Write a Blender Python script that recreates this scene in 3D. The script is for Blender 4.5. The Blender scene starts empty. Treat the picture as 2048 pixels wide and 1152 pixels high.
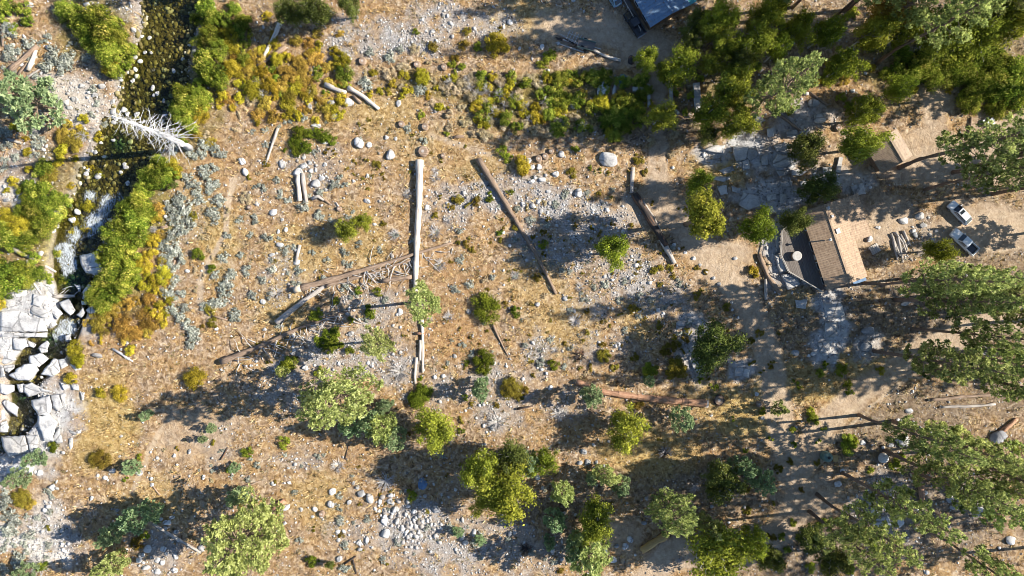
import bpy, bmesh, math, random
import numpy as np
from mathutils import Vector, Matrix

# ------------------------------------------------------------------ camera, sky, sun, exposure
H = 400.0 / 3.0                     # drone height above the meadow
K = 10.24                           # plan units of the survey grid per metre on the ground
CX, CY = 1024.0, 576.0
SUN_AZ = math.atan2(0.105, 1.0)     # sun stands towards +X, a little towards +Y
SUN_EL = math.radians(33)
scene = bpy.context.scene
cam_d = bpy.data.cameras.new('camera')
cam_d.sensor_width = 36.0
cam_d.lens = 24.0
cam_d.clip_end = 5000
cam = bpy.data.objects.new('camera', cam_d)
scene.collection.objects.link(cam)
cam.location = (0, 0, H)
cam.rotation_euler = (0, 0, 0)
scene.camera = cam
world = bpy.data.worlds.new('World')
scene.world = world
world.use_nodes = True
wn = world.node_tree
sky = wn.nodes.new('ShaderNodeTexSky')
sky.sky_type = 'NISHITA'
sky.sun_disc = False
sky.sun_elevation = SUN_EL
sky.sun_rotation = math.pi / 2 - SUN_AZ
sky.altitude = 1500
sky.air_density = 1.0
sky.dust_density = 0.3
sky.ozone_density = 3.0
bg = wn.nodes['Background']
bg.inputs['Strength'].default_value = 0.092
wn.links.new(sky.outputs[0], bg.inputs['Color'])
sun_d = bpy.data.lights.new('sun', 'SUN')
sun_d.energy = 5.0
sun_d.angle = math.radians(0.53)
sun_d.color = (1.0, 0.93, 0.82)
sun = bpy.data.objects.new('sun', sun_d)
scene.collection.objects.link(sun)
sv = Vector((math.cos(SUN_EL) * math.cos(SUN_AZ), math.cos(SUN_EL) * math.sin(SUN_AZ), math.sin(SUN_EL)))
sun.rotation_euler = sv.to_track_quat('Z', 'Y').to_euler()
sun.location = sv * 300
scene.view_settings.view_transform = 'Standard'
scene.view_settings.look = 'None'
scene.view_settings.exposure = 1.22
scene.view_settings.gamma = 1.0
scene.view_settings.use_curve_mapping = False
scene.render.engine = 'CYCLES'
scene.cycles.max_bounces = 6
scene.cycles.diffuse_bounces = 2
scene.cycles.transparent_max_bounces = 12
scene.cycles.use_denoising = True
scene.cycles.filter_width = 0.9

rng = np.random.default_rng(7)
R = random.Random(11)
COL = scene.collection

# ------------------------------------------------------------------ noise, terrain, masks
_tab = np.random.default_rng(3).random((256, 256))
def vn(x, y, s, seed=0):
    x = np.asarray(x, float) / s + seed * 37.17; y = np.asarray(y, float) / s + seed * 19.71
    xi = np.floor(x).astype(int); yi = np.floor(y).astype(int)
    fx = x - xi; fy = y - yi
    fx = fx * fx * (3 - 2 * fx); fy = fy * fy * (3 - 2 * fy)
    a = _tab[xi % 256, yi % 256]; b = _tab[(xi + 1) % 256, yi % 256]
    c = _tab[xi % 256, (yi + 1) % 256]; d = _tab[(xi + 1) % 256, (yi + 1) % 256]
    return (a * (1 - fx) + b * fx) * (1 - fy) + (c * (1 - fx) + d * fx) * fy
def fbm(x, y, s, seed=0, o=4):
    t = 0; a = 0.5; n = 0
    for i in range(o):
        t = t + a * vn(x, y, s / 2 ** i, seed + i * 5); n += a; a *= 0.55
    return t / n
def sstep(a, b, x):
    t = np.clip((x - a) / (b - a), 0, 1); return t * t * (3 - 2 * t)

# stream: plan x, plan y, half width, water level (m)
STREAM = np.array([(350, -160, 62, -.5), (345, -60, 62, -.5), (343, 0, 60, -.5), (335, 60, 52, -.5), (318, 120, 56, -.52), (310, 180, 66, -.55), (285, 240, 64, -.6),
                   (250, 300, 64, -.65), (222, 350, 60, -.75), (205, 400, 58, -.9), (172, 440, 56, -1.05), (150, 475, 44, -1.2), (140, 510, 42, -1.5),
                   (138, 550, 42, -1.7), (140, 600, 32, -1.75), (132, 640, 24, -1.9), (112, 680, 26, -2.3), (70, 705, 40, -2.4), (30, 760, 30, -2.45),
                   (38, 820, 30, -2.5), (10, 880, 18, -2.55), (-60, 910, 25, -2.6), (-200, 960, 30, -2.7)], float)
STREAM[:11, 2] *= .92
def stream_t(px, py):
    px = np.asarray(px, float); py = np.asarray(py, float)
    best = np.full(px.shape, 1e9); lev = np.zeros(px.shape)
    for a, b in zip(STREAM[:-1], STREAM[1:]):
        d = b[:2] - a[:2]; L2 = d @ d
        u = np.clip(((px - a[0]) * d[0] + (py - a[1]) * d[1]) / L2, 0, 1)
        w = a[2] + (b[2] - a[2]) * u
        q = np.hypot(px - a[0] - d[0] * u, py - a[1] - d[1] * u) / w
        m = q < best
        best = np.where(m, q, best); lev = np.where(m, a[3] + (b[3] - a[3]) * u, lev)
    return best, lev
def ground_z(px, py):
    px = np.asarray(px, float); py = np.asarray(py, float)
    t, lev = stream_t(px, py)
    t = t + 0.30 * (fbm(px, py, 45, 2) - .5)
    nat = 0.7 * (fbm(px, py, 160, 4, 3) - .5) + 0.30 * (fbm(px, py, 26, 9, 3) - .5)
    bed = lev - 0.12 - 0.45 * np.clip(1 - t * t, 0, 1) + 0.25 * (fbm(px, py, 16, 6, 2) - .5)
    k = sstep(0.92, 1.55, t)
    return bed * (1 - k) + nat * k
def W(px, py, z=0.0):                 # plan position -> metres
    f = (1 - z / H) / K
    return ((px - CX) * f, (CY - py) * f, z)
def G(px, py, dz=0.0):                # plan position on the ground
    z = float(ground_z(px, py)) + dz
    return Vector(W(px, py, z))

# cover of the ground: (kind, x, y, rx, ry, strength)
BLOB = [
 ('grv', 760, 75, 120, 45, 1), ('grv', 880, 40, 60, 40, .9), ('grv', 700, 90, 70, 30, .9), ('grv', 990, 50, 60, 40, .8), ('grv', 950, 395, 90, 40, .9), ('grv', 900, 430, 50, 40, .6), ('grv', 1120, 420, 90, 60, 1),
 ('grv', 1180, 440, 110, 60, 1), ('grv', 1110, 500, 90, 50, .9), ('grv', 1250, 560, 90, 60, .9), ('grv', 1200, 590, 70, 50, .7), ('grv', 1050, 375, 70, 40, .8), ('grv', 1330, 600, 70, 50, .6), ('grv', 1080, 690, 40, 40, .8),
 ('grv', 690, 700, 110, 60, .9), ('grv', 620, 740, 80, 50, .9), ('grv', 740, 620, 90, 40, .6), ('grv', 800, 740, 60, 30, .8), ('grv', 560, 780, 60, 40, .6), ('grv', 960, 770, 130, 40, .7), ('grv', 1000, 830, 50, 40, .7),
 ('grv', 830, 1050, 110, 60, .9), ('grv', 900, 1100, 120, 60, .8), ('grv', 1010, 1090, 80, 60, .6), ('grv', 600, 920, 50, 30, .5), ('grv', 1220, 700, 70, 40, .5), ('grv', 1150, 800, 60, 40, .6), ('grv', 720, 1060, 70, 50, .5),
 ('grv', 310, 1100, 70, 60, .7), ('grv', 110, 1060, 60, 70, .9), ('grv', 360, 430, 50, 60, .4), ('grv', 140, 180, 90, 60, .5), ('grv', 170, 220, 60, 50, .7), ('grv', 60, 330, 60, 60, .6), ('grv', 230, 20, 60, 30, .7), ('grv', 620, 330, 60, 50, .5),
 ('grv', 560, 560, 50, 60, .5), ('grv', 1880, 460, 60, 40, .4), ('grv', 1820, 460, 70, 60, .5), ('grv', 1760, 1020, 90, 70, .8), ('grv', 1930, 1005, 45, 28, .8), ('grv', 1060, 1110, 90, 60, .5), ('grv', 1640, 560, 80, 40, .6), ('grv', 440, 880, 40, 40, .4),
 ('sand', 45, 1085, 60, 26, 1), ('sand', 90, 1115, 40, 22, 1), ('sand', 10, 1055, 40, 22, .9), ('sand', 160, 200, 60, 40, .6), ('sand', 120, 165, 40, 30, .5), ('sand', 70, 400, 60, 24, .8), ('sand', 35, 380, 50, 30, .7), ('sand', 100, 1030, 50, 50, .5),
 ('yel', 215, 840, 60, 110, 1), ('yel', 190, 900, 60, 60, .9), ('yel', 430, 470, 60, 90, .8), ('yel', 400, 400, 60, 80, .5), ('yel', 620, 250, 80, 60, .5), ('yel', 760, 220, 90, 50, .6), ('yel', 600, 510, 90, 60, .6), ('yel', 720, 470, 80, 70, .6),
 ('yel', 560, 620, 60, 60, .7), ('yel', 1290, 900, 110, 60, .9), ('yel', 1480, 830, 90, 60, 1), ('yel', 1590, 760, 110, 50, .9), ('yel', 1410, 790, 60, 40, .5), ('yel', 1440, 330, 60, 40, .9), ('yel', 1300, 640, 60, 40, .7), ('yel', 1120, 640, 80, 80, .5),
 ('yel', 1060, 560, 60, 60, .4), ('yel', 950, 340, 80, 40, .5), ('yel', 860, 290, 100, 50, .4), ('yel', 640, 1000, 70, 70, .5), ('yel', 1040, 40, 70, 50, .6), ('yel', 1700, 730, 80, 30, .7), ('yel', 300, 1010, 80, 50, .5), ('yel', 1600, 610, 60, 30, .4), ('yel', 1760, 740, 60, 20, .9),
 ('org', 900, 660, 70, 70, 1), ('org', 930, 570, 50, 60, .7), ('org', 880, 530, 40, 30, .8), ('org', 1240, 545, 30, 25, .9), ('org', 1330, 640, 40, 26, .9), ('org', 1190, 575, 40, 20, .8), ('org', 300, 620, 60, 60, .7), ('org', 230, 660, 70, 50, .9), ('org', 280, 560, 50, 60, .6),
 ('org', 590, 160, 90, 60, .8), ('org', 560, 220, 80, 50, .6), ('org', 480, 60, 60, 50, .5), ('org', 720, 30, 60, 40, .6), ('org', 870, 1000, 60, 40, .3), ('org', 1150, 870, 60, 40, .6), ('org', 1260, 1080, 60, 60, .6), ('org', 1430, 900, 80, 40, .4), ('org', 1660, 190, 120, 50, .5),
 ('org', 700, 900, 80, 50, .4), ('org', 940, 490, 30, 30, .6), ('org', 1065, 425, 18, 30, .8), ('org', 640, 660, 50, 40, .5), ('org', 820, 490, 40, 60, .3), ('org', 250, 1090, 60, 60, .6), ('org', 20, 1100, 30, 40, .7), ('org', 420, 330, 60, 60, .5), ('org', 905, 300, 30, 40, .5), ('org', 1560, 240, 60, 50, .5), ('org', 140, 840, 30, 30, .8),
 ('dirt', 1180, 60, 150, 50, 1), ('dirt', 1300, 95, 110, 40, 1), ('dirt', 1320, 185, 24, 40, .9), ('dirt', 1930, 330, 120, 50, 1), ('dirt', 1960, 450, 120, 50, 1), ('dirt', 1860, 280, 70, 40, .8), ('dirt', 1760, 440, 90, 60, .8), ('dirt', 1620, 1000, 70, 50, 1), ('dirt', 1440, 520, 60, 50, .9),
 ('dirt', 2000, 260, 80, 40, .8), ('dirt', 1880, 200, 40, 60, .8), ('dirt', 1330, 430, 60, 40, .8), ('dirt', 1250, 1080, 50, 50, .7), ('dirt', 1700, 330, 60, 40, .5), ('dirt', 2040, 470, 60, 40, .7), ('dirt', 380, 870, 90, 60, .5), ('dirt', 1310, 400, 70, 30, .6),
 ('rock', 1545, 320, 90, 34, 1), ('rock', 1500, 300, 60, 40, 1), ('rock', 1530, 390, 90, 34, .9), ('rock', 1565, 500, 36, 80, 1), ('rock', 1600, 560, 30, 30, .9), ('rock', 1665, 640, 32, 60, 1), ('rock', 1650, 690, 30, 40, .9), ('rock', 1600, 240, 70, 34, .7), ('rock', 1430, 305, 50, 24, .8), ('rock', 1690, 370, 60, 24, .8), ('rock', 1380, 640, 30, 26, .8), ('rock', 1400, 700, 50, 60, .7),
 ('rock', 60, 650, 120, 90, 1), ('rock', 80, 840, 80, 80, 1), ('rock', 40, 930, 80, 40, .9), ('rock', 180, 530, 40, 30, .8), ('rock', 1490, 745, 30, 20, .8), ('rock', 1730, 690, 30, 30, .6), ('rock', 170, 640, 24, 30, .6),
 ('grn', 90, 420, 80, 80, .9), ('grn', 60, 470, 90, 70, .8), ('grn', 30, 570, 60, 50, .8), ('grn', 120, 340, 60, 40, .5), ('grn', 300, 420, 60, 110, .8), ('grn', 380, 200, 60, 130, .7), ('grn', 250, 560, 60, 80, .7), ('grn', 190, 60, 90, 70, .7), ('grn', 1100, 210, 170, 60, .8), ('grn', 860, 170, 120, 30, .6), ('grn', 1880, 130, 190, 80, .7), ('grn', 540, 160, 60, 60, .5), ('grn', 240, 110, 40, 60, .6), ('grn', 1440, 160, 90, 80, .5), ('grn', 1560, 60, 120, 60, .4), ('grn', 440, 120, 50, 80, .6),
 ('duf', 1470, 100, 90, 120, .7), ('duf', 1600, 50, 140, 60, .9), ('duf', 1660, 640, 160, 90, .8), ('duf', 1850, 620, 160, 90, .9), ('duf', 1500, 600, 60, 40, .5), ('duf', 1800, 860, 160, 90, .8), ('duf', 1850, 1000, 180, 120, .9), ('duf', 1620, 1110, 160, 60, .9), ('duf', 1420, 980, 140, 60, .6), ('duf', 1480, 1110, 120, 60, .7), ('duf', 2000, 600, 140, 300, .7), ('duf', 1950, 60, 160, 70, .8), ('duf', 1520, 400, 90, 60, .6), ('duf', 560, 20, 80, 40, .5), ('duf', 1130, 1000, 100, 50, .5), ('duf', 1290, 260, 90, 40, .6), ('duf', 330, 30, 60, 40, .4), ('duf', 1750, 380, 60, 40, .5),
]
PATH = [
 ('dirt', [(1390, 480), (1440, 540), (1490, 600), (1530, 690), (1552, 780), (1560, 860), (1575, 930), (1600, 980)], 26, 1), ('dirt', [(1600, 980), (1570, 1060), (1480, 1110), (1340, 1110), (1290, 1170)], 28, 1), ('dirt', [(1600, 940), (1650, 850), (1740, 770), (1850, 700), (1960, 650), (2100, 620)], 26, .9),
 ('dirt', [(1305, 300), (1305, 370)], 7, 1), ('dirt', [(1324, 300), (1326, 372)], 7, 1), ('dirt', [(1316, 120), (1316, 300)], 16, .6), ('dirt', [(1315, 365), (1340, 420), (1400, 500)], 24, .9),
 ('path', [(470, 360), (455, 400), (452, 470), (418, 520), (402, 560), (398, 600), (430, 650)], 6, 1), ('path', [(418, 540), (460, 520), (470, 560)], 4, .5), ('path', [(320, 860), (300, 900), (268, 985)], 5, .9), ('dirt', [(1800, 330), (1900, 330), (2100, 260)], 34, .9), ('path', [(860, 270), (920, 290), (980, 310)], 5, .7),
 ('rut', [(2080, 425), (1990, 430), (1935, 440)], 3, 1), ('rut', [(2080, 448), (1990, 452), (1930, 452)], 3, 1), ('rut', [(2080, 490), (2000, 500), (1950, 502)], 3, 1), ('rut', [(1080, 60), (1180, 70), (1260, 75), (1316, 130)], 4, .8), ('rut', [(1090, 40), (1190, 50), (1275, 80)], 4, .8),
 ('rut', [(1543, 740), (1549, 860), (1565, 935)], 4, 1), ('rut', [(1566, 740), (1572, 850), (1592, 930)], 4, 1), ('rut', [(1640, 880), (1750, 775), (1870, 700)], 4, 1), ('rut', [(1660, 890), (1770, 790), (1890, 712)], 4, 1), ('rut', [(1300, 1130), (1360, 1098), (1450, 1090)], 4, 1),
]
KINDS = ['grv', 'sand', 'yel', 'org', 'dirt', 'rock', 'grn', 'duf', 'path', 'rut']
def masks(px, py):
    px = np.asarray(px, float); py = np.asarray(py, float)
    wx = px + 46 * (fbm(px, py, 60, 21, 4) - .5) + 16 * (vn(px, py, 9, 5) - .5)
    wy = py + 46 * (fbm(px, py, 60, 31, 4) - .5) + 16 * (vn(px, py, 9, 6) - .5)
    n = fbm(px, py, 34, 41, 4) - .5
    out = {k: np.zeros(px.shape) for k in KINDS}
    for k, x, y, rx, ry, s in BLOB:
        m = (np.abs(wx - x) < rx * 1.6) & (np.abs(wy - y) < ry * 1.6)
        if not m.any(): continue
        d = np.hypot((wx[m] - x) / rx, (wy[m] - y) / ry)
        w = np.clip((1.12 - d + 1.1 * n[m]) * 1.9, 0, 1) * s
        out[k][m] = np.maximum(out[k][m], w)
    out['grv'] *= np.clip(.25 + 2.4 * (fbm(px, py, 20, 44, 4) - .30), .15, 1)
    jx = px + 10 * (fbm(px, py, 30, 51, 3) - .5); jy = py + 10 * (fbm(px, py, 30, 61, 3) - .5)
    for k, pts, r, s in PATH:
        for a, b in zip(pts[:-1], pts[1:]):
            dx, dy = b[0] - a[0], b[1] - a[1]
            u = np.clip(((jx - a[0]) * dx + (jy - a[1]) * dy) / (dx * dx + dy * dy), 0, 1)
            d = np.hypot(jx - a[0] - dx * u, jy - a[1] - dy * u) / r
            out[k] = np.maximum(out[k], np.clip((1.25 - d + .5 * n) * 2.2, 0, 1) * s)
    return out

# ------------------------------------------------------------------ object helpers
THINGS = []      # (object, description, plan x, plan y) whose labels are finished at the end
def link(o, parent=None):
    COL.objects.link(o)
    if parent is not None: o.parent = parent
    return o
def mesh_np(name, v, faces, tint=None, smooth=False, col=None):
    me = bpy.data.meshes.new(name)
    v = np.asarray(v, np.float32)
    if isinstance(faces, np.ndarray):
        n, k = faces.shape
        me.vertices.add(len(v)); me.vertices.foreach_set('co', v.ravel())
        me.loops.add(n * k); me.loops.foreach_set('vertex_index', faces.astype(np.int32).ravel())
        me.polygons.add(n); me.polygons.foreach_set('loop_start', np.arange(0, n * k, k, dtype=np.int32))
        me.update(calc_edges=True)
    else:
        me.from_pydata(v.tolist(), [], [tuple(int(i) for i in f) for f in faces]); me.update()
    if tint is not None:
        a = me.attributes.new('tint', 'FLOAT', 'POINT'); a.data.foreach_set('value', np.asarray(tint, np.float32))
    if smooth: me.polygons.foreach_set('use_smooth', np.ones(len(me.polygons), bool))
    me.validate()
    return me
def obj(name, me, mat=None, parent=None):
    o = bpy.data.objects.new(name, me)
    if mat is not None and not me.materials: me.materials.append(mat)
    return link(o, parent)
def empty(name, loc=(0, 0, 0), rz=0.0):
    o = bpy.data.objects.new(name, None); o.empty_display_size = 0.3
    o.location = loc; o.rotation_euler = (0, 0, rz); return link(o)
def tag(o, label, cat, group=None):
    o['label'] = label; o['category'] = cat
    if group: o['group'] = group
    return o
def auto(o, desc, cat, px, py, group=None):      # label is completed from what the thing stands beside
    o['category'] = cat
    if group: o['group'] = group
    THINGS.append((o, desc, px, py)); return o
def struct(o): o['kind'] = 'structure'; return o
def stuff(o, label=None, cat=None):
    o['kind'] = 'stuff'
    if label: o['label'] = label; o['category'] = cat
    return o
class MB:
    def __init__(s): s.v = []; s.f = []
    def add(s, v, f):
        o = len(s.v); s.v += [tuple(p) for p in v]; s.f += [tuple(i + o for i in q) for q in f]; return s
    def box(s, c, d, rz=0.0, taper=1.0):
        cx, cy, cz = c; x, y, z = d[0] / 2, d[1] / 2, d[2] / 2; v = []
        for k, t in ((-z, 1.0), (z, taper)):
            for a, b in ((-x, -y), (x, -y), (x, y), (-x, y)):
                a *= t; b *= t
                v.append((cx + a * math.cos(rz) - b * math.sin(rz), cy + a * math.sin(rz) + b * math.cos(rz), cz + k))
        return s.add(v, [(0, 3, 2, 1), (4, 5, 6, 7), (0, 1, 5, 4), (1, 2, 6, 5), (2, 3, 7, 6), (3, 0, 4, 7)])
    def tube(s, pts, rad, n=6, cap=True, jit=0.0):
        pts = [Vector(p) for p in pts]; v = []; f = []
        for i, p in enumerate(pts):
            d = (pts[min(i + 1, len(pts) - 1)] - pts[max(i - 1, 0)]).normalized()
            a = d.cross(Vector((0, 0, 1)))
            if a.length < .05: a = d.cross(Vector((0, 1, 0)))
            a.normalize(); b = d.cross(a).normalized()
            for k in range(n):
                t = 2 * math.pi * k / n; r = rad[i] * (1 + jit * (R.random() - .5))
                v.append(p + a * (math.cos(t) * r) + b * (math.sin(t) * r))
        for i in range(len(pts) - 1):
            for k in range(n):
                q = (k + 1) % n
                f.append((i * n + k, i * n + q, (i + 1) * n + q, (i + 1) * n + k))
        if cap: f.append(tuple(range(n - 1, -1, -1))); f.append(tuple(range((len(pts) - 1) * n, len(pts) * n)))
        return s.add(v, f)
    def mesh(s, name, smooth=False):
        me = bpy.data.meshes.new(name); me.from_pydata(s.v, [], s.f); me.update()
        if smooth: me.polygons.foreach_set('use_smooth', np.ones(len(me.polygons), bool))
        return me
    def build(s, name, mat, parent=None, smooth=False): return obj(name, s.mesh(name, smooth), mat, parent)

# ------------------------------------------------------------------ materials
def mat_new(name):
    m = bpy.data.materials.new(name); m.use_nodes = True
    nt = m.node_tree; nt.nodes.clear()
    out = nt.nodes.new('ShaderNodeOutputMaterial')
    return m, nt, out
def N(nt, t, **kw):
    n = nt.nodes.new(t)
    for k, v in kw.items(): setattr(n, k, v)
    return n
def mix(nt, fac, a, b, blend='MIX'):
    n = N(nt, 'ShaderNodeMix', data_type='RGBA', blend_type=blend)
    for sock, val in ((n.inputs[0], fac), (n.inputs[6], a), (n.inputs[7], b)):
        if isinstance(val, (int, float)): sock.default_value = val
        elif isinstance(val, tuple): sock.default_value = (*val, 1)
        else: nt.links.new(val, sock)
    return n.outputs[2]
def noise(nt, scale, detail=3, rough=.6, vec=None, dist=0.0):
    n = N(nt, 'ShaderNodeTexNoise'); n.inputs['Scale'].default_value = scale; n.inputs['Detail'].default_value = detail
    n.inputs['Roughness'].default_value = rough; n.inputs['Distortion'].default_value = dist
    if vec is not None: nt.links.new(vec, n.inputs['Vector'])
    return n.outputs[0]
def ramp(nt, fac, stops):
    n = N(nt, 'ShaderNodeValToRGB'); e = n.color_ramp.elements
    while len(e) < len(stops): e.new(.5)
    for q, (p, c) in zip(e, stops): q.position = p; q.color = (*c, 1) if len(c) == 3 else c
    nt.links.new(fac, n.inputs[0]); return n.outputs[0]
def principled(nt, out, col, rough=.85, bump=None, bstr=.5, bdist=.1, metal=0.0, spec=.3):
    p = N(nt, 'ShaderNodeBsdfPrincipled')
    if isinstance(col, tuple): p.inputs['Base Color'].default_value = (*col, 1)
    else: nt.links.new(col, p.inputs['Base Color'])
    p.inputs['Roughness'].default_value = rough; p.inputs['Metallic'].default_value = metal
    p.inputs['Specular IOR Level'].default_value = spec
    if bump is not None:
        b = N(nt, 'ShaderNodeBump'); b.inputs['Strength'].default_value = bstr; b.inputs['Distance'].default_value = bdist
        nt.links.new(bump, b.inputs['Height']); nt.links.new(b.outputs[0], p.inputs['Normal'])
    nt.links.new(p.outputs[0], out.inputs[0]); return p
def pos(nt): return N(nt, 'ShaderNodeNewGeometry').outputs['Position']
def ocoord(nt, s=(1, 1, 1)):
    t = N(nt, 'ShaderNodeTexCoord'); m = N(nt, 'ShaderNodeMapping'); m.inputs['Scale'].default_value = s
    nt.links.new(t.outputs['Object'], m.inputs[0]); return m.outputs[0]
def attr(nt, name): 
    a = N(nt, 'ShaderNodeAttribute'); a.attribute_name = name; return a

LEAF_K = 1.35
def m_leaf(name, cols, trans=.3, hue=.02, val=.3):
    m, nt, out = mat_new(name)
    t = attr(nt, 'tint').outputs['Fac']
    c = ramp(nt, t, [(i / (len(cols) - 1), tuple(min(.8, z * LEAF_K) for z in q)) for i, q in enumerate(cols)])
    oi = N(nt, 'ShaderNodeObjectInfo'); hs = N(nt, 'ShaderNodeHueSaturation')
    mr = N(nt, 'ShaderNodeMapRange'); mr.inputs['To Min'].default_value = .5 - hue; mr.inputs['To Max'].default_value = .5 + hue
    mv = N(nt, 'ShaderNodeMapRange'); mv.inputs['To Min'].default_value = 1 - val; mv.inputs['To Max'].default_value = 1 + val
    fr = N(nt, 'ShaderNodeMath', operation='FRACT'); mu = N(nt, 'ShaderNodeMath', operation='MULTIPLY'); mu.inputs[1].default_value = 7.31
    nt.links.new(oi.outputs['Random'], mr.inputs[0]); nt.links.new(oi.outputs['Random'], mu.inputs[0]); nt.links.new(mu.outputs[0], fr.inputs[0]); nt.links.new(fr.outputs[0], mv.inputs[0])
    nt.links.new(mr.outputs[0], hs.inputs['Hue']); nt.links.new(mv.outputs[0], hs.inputs['Value']); nt.links.new(c, hs.inputs['Color'])
    d = N(nt, 'ShaderNodeBsdfDiffuse'); tr = N(nt, 'ShaderNodeBsdfTranslucent'); mx = N(nt, 'ShaderNodeMixShader'); mx.inputs[0].default_value = trans
    nt.links.new(hs.outputs[0], d.inputs[0]); nt.links.new(hs.outputs[0], tr.inputs[0])
    nt.links.new(d.outputs[0], mx.inputs[1]); nt.links.new(tr.outputs[0], mx.inputs[2]); nt.links.new(mx.outputs[0], out.inputs[0])
    return m
def m_noise(name, cols, scale=2.0, rough=.85, bstr=.5, stretch=(1, 1, 1), rnd=.15, bdist=.08, spec=.25, detail=5):
    m, nt, out = mat_new(name)
    v = ocoord(nt, stretch); n = noise(nt, scale, detail, .62, v)
    c = ramp(nt, n, [(.28 + .44 * i / max(1, len(cols) - 1), q) for i, q in enumerate(cols)])
    if rnd:
        oi = N(nt, 'ShaderNodeObjectInfo'); hs = N(nt, 'ShaderNodeHueSaturation'); mv = N(nt, 'ShaderNodeMapRange')
        mv.inputs['To Min'].default_value = 1 - rnd; mv.inputs['To Max'].default_value = 1 + rnd
        nt.links.new(oi.outputs['Random'], mv.inputs[0]); nt.links.new(mv.outputs[0], hs.inputs['Value']); nt.links.new(c, hs.inputs['Color']); c = hs.outputs[0]
    principled(nt, out, c, rough, n, bstr, bdist, 0, spec); return m
def m_tint(name, cols, rough=.9):
    m, nt, out = mat_new(name)
    c = ramp(nt, attr(nt, 'tint').outputs['Fac'], [(i / (len(cols) - 1), q) for i, q in enumerate(cols)])
    principled(nt, out, c, rough, None, spec=.2); return m
def m_flat(name, col, rough=.5, metal=0.0, spec=.5, var=.12):
    m, nt, out = mat_new(name)
    n = noise(nt, 3.0, 4, .6, ocoord(nt))
    c = mix(nt, n, tuple(x * (1 - var) for x in col), tuple(min(1, x * (1 + var)) for x in col))
    principled(nt, out, c, rough, None, metal=metal, spec=spec); return m
M = {}
M['willow_green'] = m_leaf('willow_green', [(.04, .06, .010), (.115, .15, .018), (.215, .25, .03), (.40, .36, .08)])
M['willow_yellow'] = m_leaf('willow_yellow', [(.13, .115, .015), (.31, .25, .022), (.44, .36, .05)])
M['willow_orange'] = m_leaf('willow_orange', [(.14, .10, .022), (.32, .21, .04), (.43, .32, .07)])
M['sage'] = m_leaf('sage', [(.13, .14, .11), (.25, .26, .215), (.37, .375, .32)], .15, .01, .2)
M['manz'] = m_leaf('manz', [(.045, .062, .008), (.09, .115, .012), (.15, .17, .022)], .2, .015, .2)
M['olive'] = m_leaf('olive', [(.085, .065, .012), (.15, .115, .018), (.20, .17, .03)], .2, .02, .25)
M['green'] = m_leaf('green', [(.07, .092, .012), (.17, .20, .022), (.30, .32, .045)], .34, .015, .2)
M['yellow'] = m_leaf('yellow', [(.20, .15, .01), (.34, .26, .015), (.42, .34, .03)], .3, .01, .15)
M['straw'] = m_leaf('straw', [(.22, .17, .09), (.34, .27, .16), (.45, .38, .26)], .2, .01, .15)
M['oak'] = m_leaf('oak', [(.075, .092, .012), (.20, .22, .028), (.35, .36, .055)], .32, .02, .2)
M['oak_dark'] = m_leaf('oak_dark', [(.045, .06, .016), (.09, .105, .025), (.15, .16, .04)], .25, .015, .2)
M['pine'] = m_leaf('pine', [(.065, .085, .026), (.225, .26, .08), (.48, .50, .18)], .46, .02, .2)
M['pine_pale'] = m_leaf('pine_pale', [(.14, .17, .05), (.29, .325, .105), (.46, .49, .20)], .42, .01, .12)
M['pine_blue'] = m_leaf('pine_blue', [(.08, .12, .055), (.18, .25, .12), (.32, .39, .20)], .42, .015, .15)
M['bark'] = m_noise('bark', [(.08, .058, .045), (.17, .12, .09), (.26, .18, .13)], 3, .9, .8, (2, 2, .5))
M['twig'] = m_noise('twig', [(.30, .28, .26), (.48, .455, .43)], 3, .9, .2)
M['twig_brown'] = m_noise('twig_brown', [(.14, .10, .07), (.26, .19, .13)], 3, .9, .2)
M['snag'] = m_noise('snag', [(.33, .325, .325), (.47, .465, .46), (.58, .575, .57)], 2, .8, .4, (3, 3, .5))
M['pale'] = m_noise('pale', [(.30, .25, .20), (.52, .46, .39), (.64, .58, .50)], 2.2, .85, .6, (.25, 3, 3), .08)
M['grey'] = m_noise('grey', [(.20, .18, .16), (.37, .33, .29), (.50, .46, .41)], 2.2, .85, .7, (.25, 3, 3), .12)
M['brown'] = m_noise('brown', [(.10, .075, .058), (.235, .165, .115), (.37, .28, .205)], 2.2, .9, .8, (.25, 3, 3), .12)
M['red'] = m_noise('red', [(.16, .085, .05), (.36, .20, .12), (.46, .29, .19)], 2.6, .9, .9, (.6, 2.2, 2.2), .1)
M['char'] = m_noise('char', [(.015, .013, .012), (.05, .04, .035), (.25, .12, .06)], 1.2, .8, .8, (.25, 2, 2), .1)
M['yellow_wood'] = m_noise('yellow_wood', [(.30, .19, .075), (.50, .34, .14)], 2.2, .8, .4, (.3, 4, 4), .05)
M['cut'] = m_noise('cut', [(.40, .32, .23), (.56, .47, .36)], 4, .8, .2)
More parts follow.
